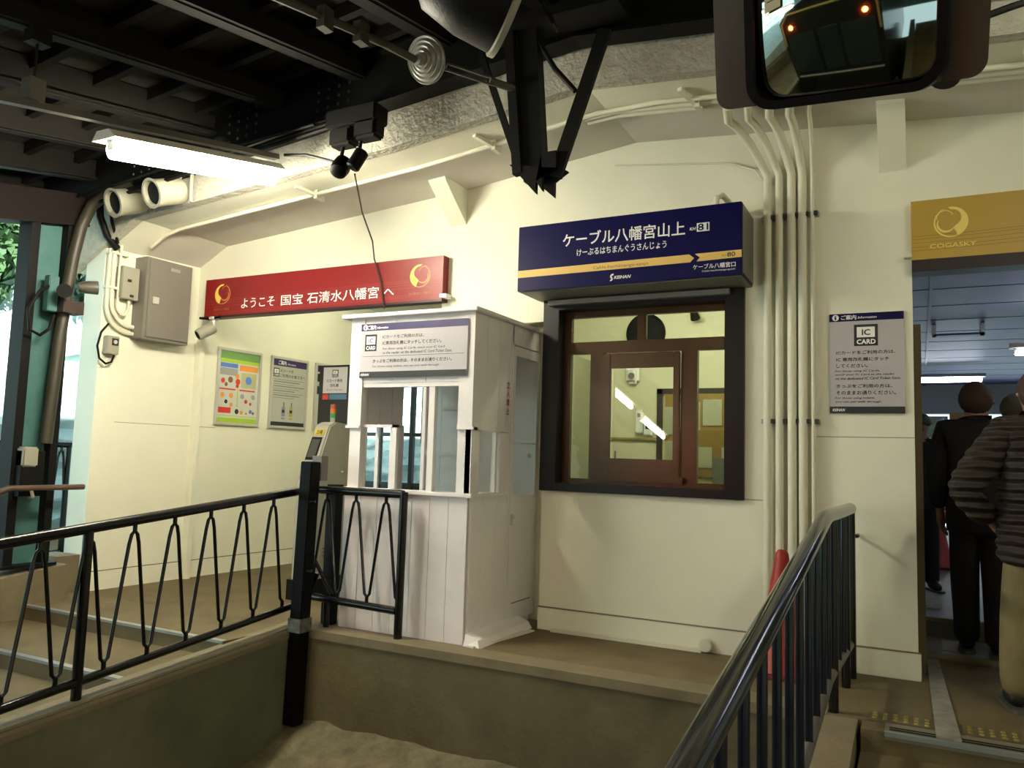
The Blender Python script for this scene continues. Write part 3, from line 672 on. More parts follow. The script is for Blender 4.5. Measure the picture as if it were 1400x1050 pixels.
sash((-2.245, 1.96, -1.14, 2.045), 'transom', th=.06); sash((-1.745, 2.045, -1.685, 2.225), 'mullion')
sash((-2.09, 1.065, -1.99, 1.96), 'stile', th=.06); sash((-1.43, 1.065, -1.32, 1.96), 'stile', th=.06)
yf = WY-.045
for a in ((-1.985, 1.09, -1.925, 1.95), (-1.475, 1.09, -1.43, 1.95), (-1.925, 1.845, -1.475, 1.95), (-1.925, 1.09, -1.475, 1.215)): sash(a, 'inner_sash', yf, .03)
sash((-2.01, 1.055, -1.40, 1.10), 'track', WY-.05, .05)
for a in ((-2.245, 2.045, -1.745, 2.225), (-1.685, 2.045, -1.14, 2.225), (-2.245, 1.065, -2.09, 1.96), (-1.32, 1.065, -1.14, 1.96), (-1.925, 1.215, -1.475, 1.845)):
    MB().box(a[0], WY-.002, a[1], a[2], WY+.002, a[3]).build('pane', GLASS, t)
# ================================================================== OFFICE behind the window
off = mat('office_wall', (.70, .69, .50), .7)
m = MB(); m.box(-3.2, 7.2, 0, -2.13, 7.3, 2.9); m.box(-2.13, 7.2, 1.84, -1.45, 7.3, 2.9); m.box(-1.45, 7.2, 0, -.50, 7.3, 2.9); m.build('wall_office_back', off, kind=S)
MB().box(-3.3, 5.56, 0, -3.2, 7.3, 2.9).build('wall_office_left', off, kind=S); MB().box(-.50, 5.40, 0, -.42, 8.6, 2.9).build('wall_office_right', off, kind=S)
MB().box(-3.3, 5.4, 2.8, -.42, 8.6, 2.9).build('ceiling_office', off, kind=S); MB().box(-3.2, 8.5, 0, -.42, 8.6, 2.9).build('wall_office_inner', off, kind=S)
MB().box(-3.3, 7.3, 0, -3.2, 8.6, 2.9).build('wall_office_side', off, kind=S)
m = MB(); m.box(-2.17, 7.17, 0, -2.12, 7.2, 1.88); m.box(-2.17, 7.17, 1.83, -1.42, 7.2, 1.88); m.build('door_1', mat('door_trim_dark', (.07,.05,.035), .5), kind=S)
tube_lamp((-2.3, 5.85, 2.7), (1, 0, 0), 1.1, 'lit ceiling lamp inside the ticket office behind the glass', TUBEO)
tube_lamp((-2.4, 7.9, 2.7), (1, 0, 0), .8, 'lit ceiling lamp in the back room of the ticket office', TUBEO)
t = thing('wall_disc', (-2.27, 7.15, 2.2), 'large round black disc seen through the upper window panes', 'wall disc')
MB().lathe([(.19, 0), (.19, .03), (.16, .05)], (-2.29, 7.195, 2.41), (0, -1, 0), 36).build('disc', blackm, t); MB().box(-2.31, 7.16, 2.58, -2.27, 7.2, 2.7).build('hook', blackm, t)
t = thing('ceiling_spotlight', (-1.80, 7.1, 2.5), 'small black spotlight on the office ceiling at upper right pane', 'spotlight')
m = MB(); m.tube([(-1.86, 7.1, 2.8), (-1.86, 7.1, 2.66), (-1.78, 7.1, 2.60)], .018); m.build('arm', blackm, t); MB().lathe([(.03, 0), (.045, .10)], (-1.82, 7.1, 2.60), (.3, -.2, -1), 14).build('head', blackm, t)
t = thing('wall_alarm', (-2.405, 7.15, 1.97), 'white rounded alarm unit high on the office wall', 'alarm'); MB().box(-2.47, 7.12, 1.93, -2.34, 7.2, 2.12).build('body', white, t, bevel=.03); MB().lathe([(.03, 0), (.03, .01)], (-2.405, 7.12, 2.0), (0, -1, 0)).build('grille', mat('grille', (.25,.25,.22), .5), t)
for (x0, x1, z0, z1, lb) in ((-2.37, -2.30, 1.46, 1.68, 'taller white intercom handset on the office wall'), (-2.29, -2.21, 1.44, 1.57, 'shorter white intercom box beside the taller handset')):
    t = thing('intercom', ((x0+x1)/2, 7.17, z0), lb, 'intercom'); MB().box(x0, 7.15, z0, x1, 7.2, z1).build('body', white, t, bevel=.01); MB().box(x0+.02, 7.145, z1-.07, x1-.02, 7.151, z1-.03).build('speaker_slot', ink, t)
MB().box(-3.19, 7.17, 1.40, -2.17, 7.2, 1.42).build('picture_rail', mat('rail_ochre', (.55,.45,.15), .5), label='ochre picture rail along the office back wall', cat='rail')
t = thing('office_noticeboard', (-2.0, 8.45, 1.2), 'office notice board covered with pinned papers in the back room', 'notice board')
MB().box(-2.65, 8.46, 1.05, -1.55, 8.498, 1.95).build('board', mat('cork', (.42,.28,.08), .8), t)
for (x, z, w_, h) in ((-2.55,1.5,.22,.30), (-2.30,1.55,.22,.30), (-2.05,1.6,.2,.28), (-1.82,1.5,.2,.34), (-2.5,1.15,.2,.28), (-2.2,1.15,.25,.22), (-1.85,1.12,.2,.25)):
    MB().box(x, 8.452, z, x+w_, 8.459, z+h).build('pinned_paper', mat('paper', (.62,.64,.50), .7), t)
MB().box(-1.75, 7.6, 0, -1.48, 8.2, 1.25).build('filing_cabinet', mat('cabinet_olive', (.22,.24,.19), .5), label='grey office cabinet in the back room by the noticeboard', cat='cabinet', bevel=.01)
t = thing('wall_shelf', (-2.9, 6.6, 1.1), 'pale shelf unit with papers at the left side of the office', 'shelf')
MB().box(-3.19, 6.55, 0, -2.80, 7.1, 2.15).build('body', mat('shelf_cream', (.60,.60,.42), .6), t); MB().box(-2.98, 6.54, 1.75, -2.82, 6.549, 2.1).build('paper', white, t); MB().box(-2.95, 6.54, 1.25, -2.82, 6.549, 1.65).build('paper', MT['paper'], t)
MB().box(-3.10, 6.53, 1.36, -3.02, 6.549, 1.5).build('red_box', redink, t, label='red box')
t = thing('office_desk', (-2.2, 6.3, 0), 'office desk just behind the ticket window', 'desk'); MB().box(-3.0, 5.75, .86, -1.2, 6.5, .9).build('top', mat('desk_pale', (.5,.5,.4), .4), t)
for x in (-2.95, -1.25):
    for y in (5.8, 6.45): MB().box(x-.03, y-.03, 0, x+.03, y+.03, .86).build('leg', grey, t)
t = thing('desk_lamp', (-2.3, 6.3, .9), 'pale conical shade over a thin stand on the office desk', 'lamp'); MB().lathe([(.03, .32), (.20, .16), (.22, .12)], (-2.22, 6.3, .9), (0, 0, 1), 20).build('shade', mat('shade_blue', (.55,.62,.60), .5), t); MB().tube([(-2.26, 6.3, .9), (-2.26, 6.3, 1.28)], .008).build('stand', grey, t)
# ================================================================== HALL beyond the doorway
hallc = mat('hall_ceiling', (.12, .12, .46), .55, noise=.25, nscale=2)
MB().box(-.42, 5.4, 2.72, 3.3, 16, 2.8).build('ceiling_hall', hallc, kind=S)
m = MB()
for k in range(13): m.box(-.4, 5.9+.78*k, 2.717, 3.2, 5.912+.78*k, 2.722)
m.build('trim_17', mat('seam_dark', (.06,.06,.11), .6), kind=S)
MB().box(.10, 5.4, 2.70, .125, 16, 2.722).build('trim_18', hallc, kind=S)
MB().box(-.50, 8.6, 0, -.42, 11.5, 2.8).build('wall_hall_left', mat('hall_wall', (.35,.36,.42), .6), kind=S)
MB().box(-.45, 16, 2.20, 3.3, 16.2, 2.8).build('wall_hall_end', mat('hall_end', (.36,.38,.40), .6), kind=S)
MB().box(-.50, 8.6, 2.2, -.42, 16, 2.8).build('wall_hall_beam', mat('hall_wall', (0,0,0)), kind=S)
m = MB(); m.box(-.04, 5.80, 0, 3.2, 6.41, .04); m.box(-.42, 6.41, 0, 3.2, 17, .17); m.build('floor_hall', mat('hall_floor', (.25,.22,.16), .45, noise=.4, nscale=4), kind=S)
m = MB(); m.box(-.03, 6.395, .145, 3.19, 6.44, .174); m.build('trim_19', curb_m, kind=S); m = MB(); m.box(-.03, 5.79, .02, 3.19, 5.84, .044); m.build('trim_20', curb_m, kind=S)
MB().box(.02, 6.8, .171, .12, 9.5, .176).build('cable_cover', MT['pale_strip'], label='pale floor strip inside the hall beyond the doorway steps', cat='cable cover')
MB().box(.12, 5.95, .041, .30, 6.3, .046).build('floor_patch', mat('pale_tile', (.45,.40,.30), .6), label='small pale tile patch on the doorway step', cat='floor patch')
m = MB(); m.box(-.04, 5.41, 0, .022, 5.60, 2.09); m.build('door_2', mat('jamb_brown', (.17,.11,.045), .5), kind=S)
MB().box(-.05, 5.50, 0, .014, 5.62, .30).build('trim_21', blackm, kind=S)
tube_lamp((.03, 13, 2.50), (1, 0, 0), .78, 'bright ceiling tube over the crowd beyond the doorway', tubem('tube_hall', (.85,.92,1), 9), wdt=.2)
tube_lamp((.85, 9, 2.36), (1, 0, 0), 1.2, 'ceiling tube at the right edge of the doorway view', TUBEC)
tube_lamp((.9, 7.0, 2.6), (1, 0, 0), 1.2, 'ceiling tube inside the hall close behind the doorway', TUBEC)
t = thing('hall_lamp_bracket', (.4, 9.3, 2.6), 'thin unlit rectangular lamp bracket on the bluish hall ceiling', 'lamp')
MB().box(.15, 9.3, 2.60, .62, 9.42, 2.62).build('plate', hallc, t)
for x in (.16, .60): MB().box(x-.02, 9.3, 2.60, x+.02, 9.42, 2.715).build('clip', white, t)
t = thing('advert_board', (.25, 15.42, .17), 'dim framed poster far back at the left of the hall', 'poster'); MB().box(.05, 15.4, 1.62, .45, 15.45, 2.12).build('print', mat('advert', (.25,.33,.22), .5, noise=.6, nscale=9), t)
for x in (.07, .43): MB().box(x-.01, 15.42, .17, x+.01, 15.44, 1.62).build('leg', ink, t)
#'dim framed poster far back at the left of the hall', cat='poster')
t = thing('standing_board', (.55, 11.02, .17), 'ochre board on a thin post behind the person in black', 'board')
MB().box(.34, 11, 1.66, .75, 11.05, 1.9).build('board', mat('board_ochre', (.42,.27,.03), .5), t); MB().box(.53, 11.01, .17, .57, 11.04, 1.7).build('post', ink, t)
# ================================================================== PASSAGE END
m = MB(); m.box(-6.4, 8.2, 2.1, -3.2, 8.3, 3.3); m.box(-4.75, 8.2, 0, -3.2, 8.3, 2.1)
m.build('wall_passage_end', plaster, kind=S)
MB().box(-6.4, 5.40, 2.95, -3.2, 8.3, 3.05).build('ceiling_passage', plaster, kind=S)
t = thing('glazed_door', (-5.5, 8.22, 0), 'dark framed glazed sliding doors at the far end of the passage', 'door')
fd = mat('door_frame_dark', (.045,.05,.06), .4)
for x in (-6.36, -6.11, -5.88, -5.62, -5.38, -5.05, -4.78): MB().box(x-.028, 8.2, 0, x+.028, 8.25, 2.1).build('stile', fd, t)
for z in (.0, .80, 1.42, 2.06): MB().box(-6.36, 8.205, z, -4.78, 8.245, z+.045).build('rail', fd, t)
MB().box(-6.36, 8.22, .04, -4.78, 8.23, .80).build('kick_panel', fd, t)
MB().box(-6.36, 8.222, .84, -4.78, 8.226, 2.06).build('glass', GLASS, t)
t = thing('hanging_screen', (-5.04, 7.95, 1.33), 'dark hanging screen seen through the booth window', 'screen'); MB().box(-5.28, 7.9, 1.33, -4.80, 8.0, 2.1).build('panel', mat('screen_dark', (.05,.055,.065), .4), t); MB().box(-5.06, 7.93, 2.1, -5.02, 7.97, 2.95).build('hanger', ink, t)
tube_lamp((-4.9, 5.9, 2.895), (0, 1, 0), 1.2, 'added fill lamp inside the passage, hidden behind red sign', tubem('passage_fill', (1, .95, .72), 11))  # unseen lamp added to brighten the passage walls
# ================================================================== OUTDOORS at the left
rock = mat('pale_rock', (.60, .72, .70), .9, noise=.5, nscale=1.6, bump=1, bscale=7, dirt=(.22,.36,.36), detail=9)
vs = []; fs = []; ny, nz = 60, 26
for j in range(ny+1):
    Y = -14 + 34*j/ny
    for i in range(nz+1):
        z = -.6 + 4.0*i/nz; vs.append((-9.9 - .12*i/nz*4 + random.uniform(-.09, .09), Y, z + random.uniform(-.04, .04)))
for j in range(ny):
    for i in range(nz): a = j*(nz+1)+i; fs.append((a, a+1, a+nz+2, a+nz+1))
for Y0 in (0,):
    MB().add(vs, fs).build('stone_embankment', rock, label='bright sunlit stone embankment outside at the left', cat='embankment')
vs = [(-10.4, -6, 3.38), (-10.4, 20, 3.38), (-14, 20, 5.0), (-14, -6, 5.0)]
MB().add(vs, [(0,1,2,3)]).build('hillside', mat('hill_dark', (.012,.02,.014), .95), kind=S)
MB().box(-14, -7, -.9, -6.3, 30, -.3).build('floor_outside', mat('outside_ground', (.62,.72,.75), .9, noise=.3, nscale=3), kind=S)
MB().box(-10, 17, -.3, 3.3, 40, -.02).build('floor_far', mat('outside_ground', (0,0,0)), kind=S)
def foliage(cx, cy, cz, rx, ry, rzv, n, m_, sz, label, droop=.3):
    b = MB()
    for i in range(n):
        while True:
            p = V((random.uniform(-1,1), random.uniform(-1,1), random.uniform(-1,1)))
            if p.length < 1: break
        c = V((cx+p.x*rx, cy+p.y*ry, cz+p.z*rzv)); d = V((random.uniform(-1,1), random.uniform(-1,1), random.uniform(-1,.4)-droop)).normalized()
        sdv = d.orthogonal().normalized(); s_ = sz*random.uniform(.6, 1.4)
        b.add([c-d*s_, c+sdv*s_*.28, c+d*s_, c-sdv*s_*.28], [(0,1,2,3)])
    o = b.build('shrub', m_, label=label, cat='shrub'); return o
lf = mat('leaf_green', (.03,.11,.045), .6, noise=.6, nscale=3, dirt=(.012,.05,.03)); lfl = mat('leaf_light', (.12,.22,.07), .6, noise=.6, nscale=4, dirt=(.04,.14,.05))
foliage(-10.3, 4.9, 3.85, .5, .7, .75, 900, lf, .13, 'dark green leafy bush above the embankment left of the teal column')
foliage(-10.1, 5.6, 3.6, .35, .35, .65, 420, lfl, .16, 'yellow green hanging leaves just left of the teal column')
foliage(-10.2, 7.1, 3.9, .45, .7, .8, 900, lfl, .12, 'light green bush above the embankment between column and wall')
foliage(-10.2, 6.6, 3.55, .4, .4, .4, 400, lf, .10, 'low dark bush at embankment top right of the teal column')
b = MB()
for (x, y, z, s_) in ((-10.0,5.35,3.42,.10),(-10.0,5.55,3.44,.13),(-10.0,7.2,3.45,.11)): b.sphere((x, y, z), s_, 8, 6)
b.build('trimmed_stones', mat('stone_light', (.62,.55,.45), .9), label='few pale stones lying on top edge of the embankment', cat='stones')
fo = mat('sky_block_dark', (.02,.035,.018), .9, noise=.6, nscale=1.5)
MB().box(-14, -14.2, -4, 8, -14, 6).build('sky_block_down', fo, kind=S)  # added dark slab, shuts out sky light from downhill and in the mirror
# outside fence
t = thing('outside_fence', (-7.9, 4.0, 0), 'dark hairpin fence outside behind the teal column', 'fence')
MB().tube([(-8, 1.0, 1.19), (-8, 5.36, 1.19)], .03).build('top_rail', black, t)
MB().tube([(-8, 1.0, .08), (-8, 5.36, .08)], .025).build('bottom_rail', black, t)
MB().tube([(-8, 5.33, -.3), (-8, 5.33, 1.19)], .028).build('post', black, t)
MB().tube([(-8, 3.3, -.3), (-8, 3.3, 1.19)], .028).build('post', black, t)
def hairpins(parent, F3, u0, n, du, zt, zb, r=.010, first='top', gap=.055):
    """separate hairpin bars; F3(u) -> base point (x,y) ; zt/zb(u) -> heights of rails"""
    for i in range(n):
        u = u0 + i*du; a = .030
        top = zt(u) - gap; bot = zb(u+du/2) + gap; bot0 = zb(u-du/2) + gap
        P = lambda uu, z: V((*F3(uu), z))
        path = [P(u-du/2, bot0-.00), P(u-du/2+a*.7, bot0+.02), P(u-a, top-.07), P(u-a*.6, top-.02), P(u, top), P(u+a*.6, top-.02), P(u+a, top-.07), P(u+du/2-a*.7, bot+.02), P(u+du/2, bot)]
        m = MB(); m.tube(path, r, 8); m.tube([P(u, top-.004), P(u, zt(u))], r*1.2, 8)
        m.tube([P(u+du/2, bot+.004), P(u+du/2, zb(u+du/2))], r*1.2, 8)
        m.build('baluster', black, parent, smooth=True)
hairpins(t, lambda u: (-8, u), 4.0, 6, .25, lambda u: 1.19, lambda u: .08, .012)
# ================================================================== LEFT COLUMN, low wall
m = MB(); vs = []
for Y, z in ((4.02, .265), (2.5, .10), (-6, -1.1)): vs += [(-6.4, Y, -1.6), (-5.93, Y, -1.6), (-5.93, Y, z), (-6.4, Y, z)]
fs = [(0,1,2,3),(11,10,9,8)] + [(4*i+k, 4*i+(k+1)%4, 4*i+4+(k+1)%4, 4*i+4+k) for i in range(2) for k in range(4)]
m.add(vs, fs); m.build('wall_low_left', curb_m, kind=S)
MB().box(-6.45, 4.06, 0, -6.14, 4.26, .30).build('trim_22', curb_m, kind=S)
MB().box(-6.6, 4.0, -.02, -6.42, 4.3, .10).build('trim_23', curb_m, kind=S)
t = thing('steel_column', (-6.1, 3.75, .265), 'teal steel column, flanges coloured shade-dark, standing on the low wall at left', 'column')
MB().box(-6.12, 3.62, .28, -6.10, 3.92, 3.02).build('web', teal, t)
MB().box(-6.18, 3.57, .28, -6.02, 3.64, 3.0).build('flange', blackm, t); MB().box(-6.18, 3.86, .28, -6.02, 3.92, 3.05).build('flange', blackm, t)  # flanges made black so their shade sits in the colour
MB().box(-6.22, 3.54, .262, -5.98, 3.96, .285).build('base_plate', blackm, t)
m = MB(); m.beam((-6.10, -3, 1.80), (-6.10, 4.0, 3.10), .2, .26); m.build('eave_beam', mat('eave_brown', (.022,.014,.011), .7, spec=.15), label='dark brown eave beam resting on the teal column', cat='beam')
m = MB(); m.tube([(-5.52, 4.02, 3.27), (-5.75, 4.0, 3.22), (-5.90, 3.96, 3.12), (-5.97, 3.93, 2.95), (-5.99, 3.90, 2.7), (-5.99, 3.87, 2.4), (-5.99, 3.84, 2.0), (-5.99, 3.80, 1.2)], .045, 14)
m.build('curved_duct', olive, smooth=True, label='curved olive duct running down the teal column', cat='duct')
t = thing('column_spotlight', (-5.95, 3.9, 2.3), 'twin small dark spotlights fixed on the teal column', 'spotlight')
MB().lathe([(.035, 0), (.05, .05), (.055, .13), (.04, .13)], (-5.90, 3.80, 2.38), (.75, -.55, -.1), 16).build('head', blackm, t, smooth=True)
MB().lathe([(.035, 0), (.05, .05), (.055, .14), (.045, .14)], (-5.90, 3.90, 2.44), (.45, .85, .08), 16).build('head', mat('spot_grey', (.20,.19,.15), .4), t, smooth=True)
MB().box(-6.0, 3.78, 2.22, -5.88, 3.95, 2.32).build('bracket', mat('rusty', (.06,.03,.025), .6), t)
t = thing('column_box', (-5.98, 3.72, 2.3), 'small teal junction box on the column with a drooping cable loop', 'junction box')
MB().box(-6.02, 3.70, 2.22, -5.95, 3.78, 2.50).build('box', teal, t, bevel=.006)
MB().tube([(-5.97, 3.72, 2.42), (-5.94, 3.62, 2.35), (-5.94, 3.55, 2.20), (-5.94, 3.57, 2.05), (-5.95, 3.66, 2.02), (-5.97, 3.74, 2.08), (-5.98, 3.78, 2.2)], .012).build('cable_loop', blackm, t, smooth=True)
t = thing('column_handrail', (-5.9, 3.6, .8), 'brown tubular handrail with hook end in front of the column', 'handrail')
MB().tube([(-5.9, 2.9, .70), (-5.9, 3.40, .83), (-5.9, 3.50, .865), (-5.9, 4.08, .865)], .022).build('rail', mat('rail_brown', (.16,.10,.075), .3), t, smooth=True)
MB().tube([(-5.9, 3.66, .86), (-5.9, 3.68, .80), (-5.96, 3.70, .79), (-6.0, 3.70, .79)], .012).build('bracket', mat('bracket_pale', (.45,.40,.32), .4), t)
t = thing('column_intercom', (-5.97, 3.7, .98), 'cream wall phone box fixed on the teal column above the handrail', 'intercom')
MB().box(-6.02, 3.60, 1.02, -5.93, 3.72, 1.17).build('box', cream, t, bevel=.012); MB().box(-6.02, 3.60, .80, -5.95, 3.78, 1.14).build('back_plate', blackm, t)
# horn speakers
for (x, z, lb) in ((-5.56, 3.12, 'cream horn speaker under the girder, left of the pair'), (-5.12, 3.14, 'cream horn speaker under the girder, right of the pair')):
    t = thing('horn_speaker', (x, 4.05, z-.12), lb, 'speaker', 'horn speakers under the girder'); ax = (-.10, -.90, -.34)
    o = V((x, 4.0, z)) - V(ax)*.05
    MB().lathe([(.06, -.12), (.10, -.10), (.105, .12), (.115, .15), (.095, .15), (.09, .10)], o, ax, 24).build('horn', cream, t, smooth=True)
    MB().lathe([(.085, .118), (.03, .122)], o, ax, 20).build('mouth', blackm, t)
    MB().tube([(x-.02, 4.1, z+.05), (x+.05, 4.12, z+.18), (x+.16, 4.12, z+.16), (x+.17, 4.12, z-.06)], .014).build('bracket', cream, t)
# ================================================================== ELECTRICAL on the left wall
L3 = lambda Y, off, z: lwall(Y, off) + V((0, 0, z))
t = thing('electrical_cabinet', L3(4.78, 0, 2.12), 'large grey steel electrical cabinet on the left wall beside passage', 'cabinet')
FL = face_left(0)
MB().prism([(4.535, 2.125), (5.0, 2.125), (5.0, 2.845), (4.535, 2.845)], (.002, .165), FL).build('body', grey, t, bevel=.004)
MB().prism([(4.56, 2.145), (4.985, 2.145), (4.985, 2.83), (4.56, 2.83)], (.165, .18), FL).build('door', grey, t, bevel=.004); t = bpy.data.objects[[o.name for o in t.children if o.name.startswith('door')][0]]
MB().prism([(4.60, 2.44), (4.66, 2.44), (4.66, 2.50), (4.60, 2.50)], (.18, .19), FL).build('handle', silver, t); MB().prism([(4.76, 2.76), (4.86, 2.76), (4.86, 2.79), (4.76, 2.79)], (.18, .182), FL).build('nameplate', cream, t)
t = thing('junction_box', L3(4.45, 0, 2.44), 'cream square switch box between conduits and the grey cabinet', 'junction box')
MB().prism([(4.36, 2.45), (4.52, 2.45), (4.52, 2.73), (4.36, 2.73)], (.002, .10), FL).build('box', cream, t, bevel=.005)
for (y, z) in ((4.41, 2.60), (4.44, 2.47)): MB().prism([(y, z), (y+.03, z), (y+.03, z+.02), (y, z+.02)], (.10, .11), FL).build('switch', ink, t)
t = thing('key_switch', L3(4.36, 0, 1.95), 'small grey key switch box below the curved conduits', 'switch')
MB().prism([(4.29, 1.965), (4.40, 1.965), (4.40, 2.12), (4.29, 2.12)], (.002, .07), FL).build('box', cream, t, bevel=.006)
MB().prism([(4.33, 2.04), (4.385, 2.04), (4.385, 2.10), (4.33, 2.10)], (.07, .076), FL).build('face', ink, t); MB().prism(arc(4.357, 2.07, .017, 0, 330, 11), (.076, .08), FL).build('key', silver, t)
m = MB(); m.tube([L3(4.30, .05, 2.22), L3(4.24, .05, 2.14), L3(4.215, .05, 2.02), L3(4.24, .05, 1.92), L3(4.30, .05, 1.88), L3(4.35, .05, 1.90), L3(4.37, .05, 1.96)], .009)
m.build('cable_loop', blackm, smooth=True, label='thin black cable loop hanging left of the key switch', cat='cable')
def bend(y0, z1, y1, z0, off, R=.20):
    pts = [L3(y0, off, z1)]
    for k in range(7):
        a = math.pi/2*k/6; pts.append(L3(y0 + R*(1-math.cos(a)), off, z0 + R*(1-math.sin(a))))
    return pts + [L3(y1, off, z0)]
for k, (y0, z1, z0, R) in enumerate(((4.275, 2.86, 2.165, .22), (4.315, 2.86, 2.225, .20))):
    MB().tube(bend(y0, z1, 4.55, z0, .035, R), .018, 12).build('curved_conduit', cream_pipe, smooth=True, label=('outer' if k == 0 else 'inner')+' cream conduit curving from the knee of beam into the grey cabinet', cat='conduit', group='cream conduits by the grey cabinet')
MB().tube([L3(4.362, .05, 2.95)] + bend(4.362, 2.80, 4.40, 2.31, .05, .08) + [L3(4.44, .05, 2.33), L3(4.465, .05, 2.37), L3(4.47, .05, 2.46)], .013, 12).build('curved_conduit', cream_pipe, smooth=True, label='thin cream conduit looping up into the square switch box', cat='conduit', group='cream conduits by the grey cabinet')
m = MB()
t = thing('conduit_clamp', L3(4.32, 0, 2.5), 'two cream clamp strips holding the conduits on the left wall', 'clamp')
for z in (2.52, 2.82): MB().prism([(4.25, z), (4.43, z), (4.43, z+.02), (4.25, z+.02)], (.004, .062), FL).build('strip', cream_pipe, t)
m = MB(); m.tube([(-6.02, 4.10, 3.25), (-6.05, 4.14, 3.1), (-6.03, 4.2, 2.95), (-6.02, 4.3, 2.86)], .030); m.tube([(-5.9, 4.10, 3.2), (-5.95, 4.18, 3.05), (-5.99, 4.28, 2.9)], .012)
m.build('drop_cable', blackm, smooth=True, label='thick black cable dropping from the girder onto the cream conduits', cat='cable')
# ================================================================== CCTV ball under the red sign
t = thing('security_camera', (-5.75, 5.08, 2.2), 'white cylindrical security camera hanging under red sign', 'camera')
MB().tube([(-5.92, 5.12, 2.40), (-5.78, 5.12, 2.385), (-5.66, 5.12, 2.40)], .012).build('cable', blackm, t)
MB().lathe([(.045, 0), (.045, .02), (.02, .03), (.02, .09)], (-5.76, 5.14, 2.402), (0, 0, -1)).build('mount', silver, t)
MB().lathe([(.045, -.07), (.052, -.05), (.052, .09), (.045, .10)], (-5.77, 5.08, 2.27), (-.35, -.8, -.55), 20).build('body', cream, t, smooth=True); MB().lathe([(.040, .101), (.02, .106)], (-5.77, 5.08, 2.27), (-.35, -.8, -.55), 20).build('lens', darkrim, t)
# ================================================================== SOFFIT CONDUITS
def spath(x0, x1, y, dz, n=24): return [V((x0+(x1-x0)*i/n, y, gz(x0+(x1-x0)*i/n)+dz)) for i in range(n+1)]
m = MB(); m.tube(spath(-5.95, -1.8, 4.57, -.035) + [V((-1.6, 4.56, gz(-1.6)-.035))] + spath(-1.4, 3.1, 4.52, -.035), .016, 10)
m.build('long_conduit', cream_pipe, smooth=True, label='thin cream conduit running the whole length under the white beam', cat='conduit')
for y in (4.60, 4.66):
    m = MB(); m.tube(spath(-1.9, 3.1, y, -.03), .018, 10); m.build('long_conduit', cream_pipe, smooth=True, label='cream conduit under the right half of the white beam', cat='conduit', group='conduits under the right half of beam')
for x in (-4.11, -2.56, -1.17, .55):
    z = gz(x); m = MB(); m.beam((x-.05, 4.40, z-.02), (x+.02, 4.62, z-.05), .03, .025); m.box(x, 4.55, z-.075, x+.03, 4.64, z-.01)
    m.build('conduit_bracket', cream_pipe, label='small cream bracket holding the conduit under the beam', cat='bracket', group='brackets under the beam')
XC = ((-.845, .026), (-.773, .024), (-.698, .027), (-.633, .027), (-.572, .013))
for k, (x, r) in enumerate(XC):
    zt = 3.06; pts = [V((x, 5.165, .0 if k else .0)), V((x, 5.165, 1.5)), V((x, 5.165, zt))]
    for q in range(1, 7):
        a = q/6; pts.append(V((x - .10*a + (.05*k-.08)*a, 5.165 - .22*a - .12*a*a, zt + (gz(x)-.05-zt)*math.sin(a*math.pi/2))))
    pts.append(V((x - .15 + .05*k, 4.64, gz(x)-.04)))
    MB().tube(pts, r, 14).build('vertical_conduit', cream_pipe, smooth=True, label=['leftmost', 'second from left', 'middle', 'second from right', 'thinnest, rightmost'][k]+' of the five white conduits on the wall right of ticket window', cat='conduit', group='vertical conduits on the back wall')
for z in (2.785, 1.475):
    t = thing('strut_clamp', (-.70, 5.18, z), ('upper' if z > 2 else 'lower')+' metal strut clamping the five vertical conduits', 'clamp', 'struts across the conduits')
    MB().box(-.885, 5.175, z-.014, -.535, 5.212, z+.014).build('strut', mat('strut_metal', (.40,.39,.32), .5), t)
    for x in (-.81, -.736, -.665, -.605, -.55): MB().box(x-.014, 5.15, z-.014, x+.008, 5.177, z+.014).build('clip', ink, t)
MB().tube([(-.86, 5.19, 3.02), (-.93, 5.19, 3.13), (-1.10, 5.19, 3.20), (-1.9, 5.19, 3.30)], .006).build('thin_cable', cream_pipe, smooth=True, label='thin painted cable curving over the wall above the conduits', cat='cable')
MB().lathe([(.038, 0), (.040, .01), (.040, .04)], (-1.224, 5.14, .048), (0, 1, 0), 24).build('pipe_cap', cream_pipe, label='round white pipe cap low on wall base left of the cone', cat='pipe cap')
m = MB(); m.tube([(-3.233,3.95,3.001), (-3.518,4.4,2.915), (-3.80,4.9,2.86), (-3.93,5.1,2.78), (-3.86,5.11,2.584), (-3.815,5.11,2.36)], .006, 6)
m.build('hanging_wire', olive, smooth=True, label='thin dangling wire crossing the red sign from the twin lamps above', cat='wire')
# ================================================================== OVERHEAD GEAR
t = thing('overhead_lamp_cluster', (-3.22, 3.93, 3.0), 'black bracket box with two small hanging black lamps under the girder', 'lamp')
MB().box(-3.42, 3.85, 3.30, -3.02, 4.0, 3.42).build('box', blackm, t, bevel=.01)
MB().box(-3.40, 3.86, 3.18, -3.22, 3.98, 3.30).build('socket', blackm, t, bevel=.02); MB().box(-3.20, 3.86, 3.20, -3.02, 3.98, 3.33).build('socket', blackm, t, bevel=.02)
MB().lathe([(.02, -.09), (.055, -.06), (.062, 0), (.055, .05), (.03, .07)], (-3.31, 3.9, 3.04), (.1, -.6, -.8), 20).build('lamp_head', darkrim, t, smooth=True)
MB().lathe([(.03, -.06), (.045, -.05), (.045, .07), (.035, .08)], (-3.17, 3.9, 3.08), (-.35, -.3, -.9), 16).build('lamp_head', darkrim, t, smooth=True)
for x in (-3.31, -3.17): MB().tube([(x, 3.92, 3.2), (x, 3.9, 3.10)], .012).build('stem', blackm, t)
MB().tube([(-3.38, 3.95, 3.1), (-3.7, 4.0, 3.22), (-3.9, 4.0, 3.25)], .010).build('cable', blackm, t)
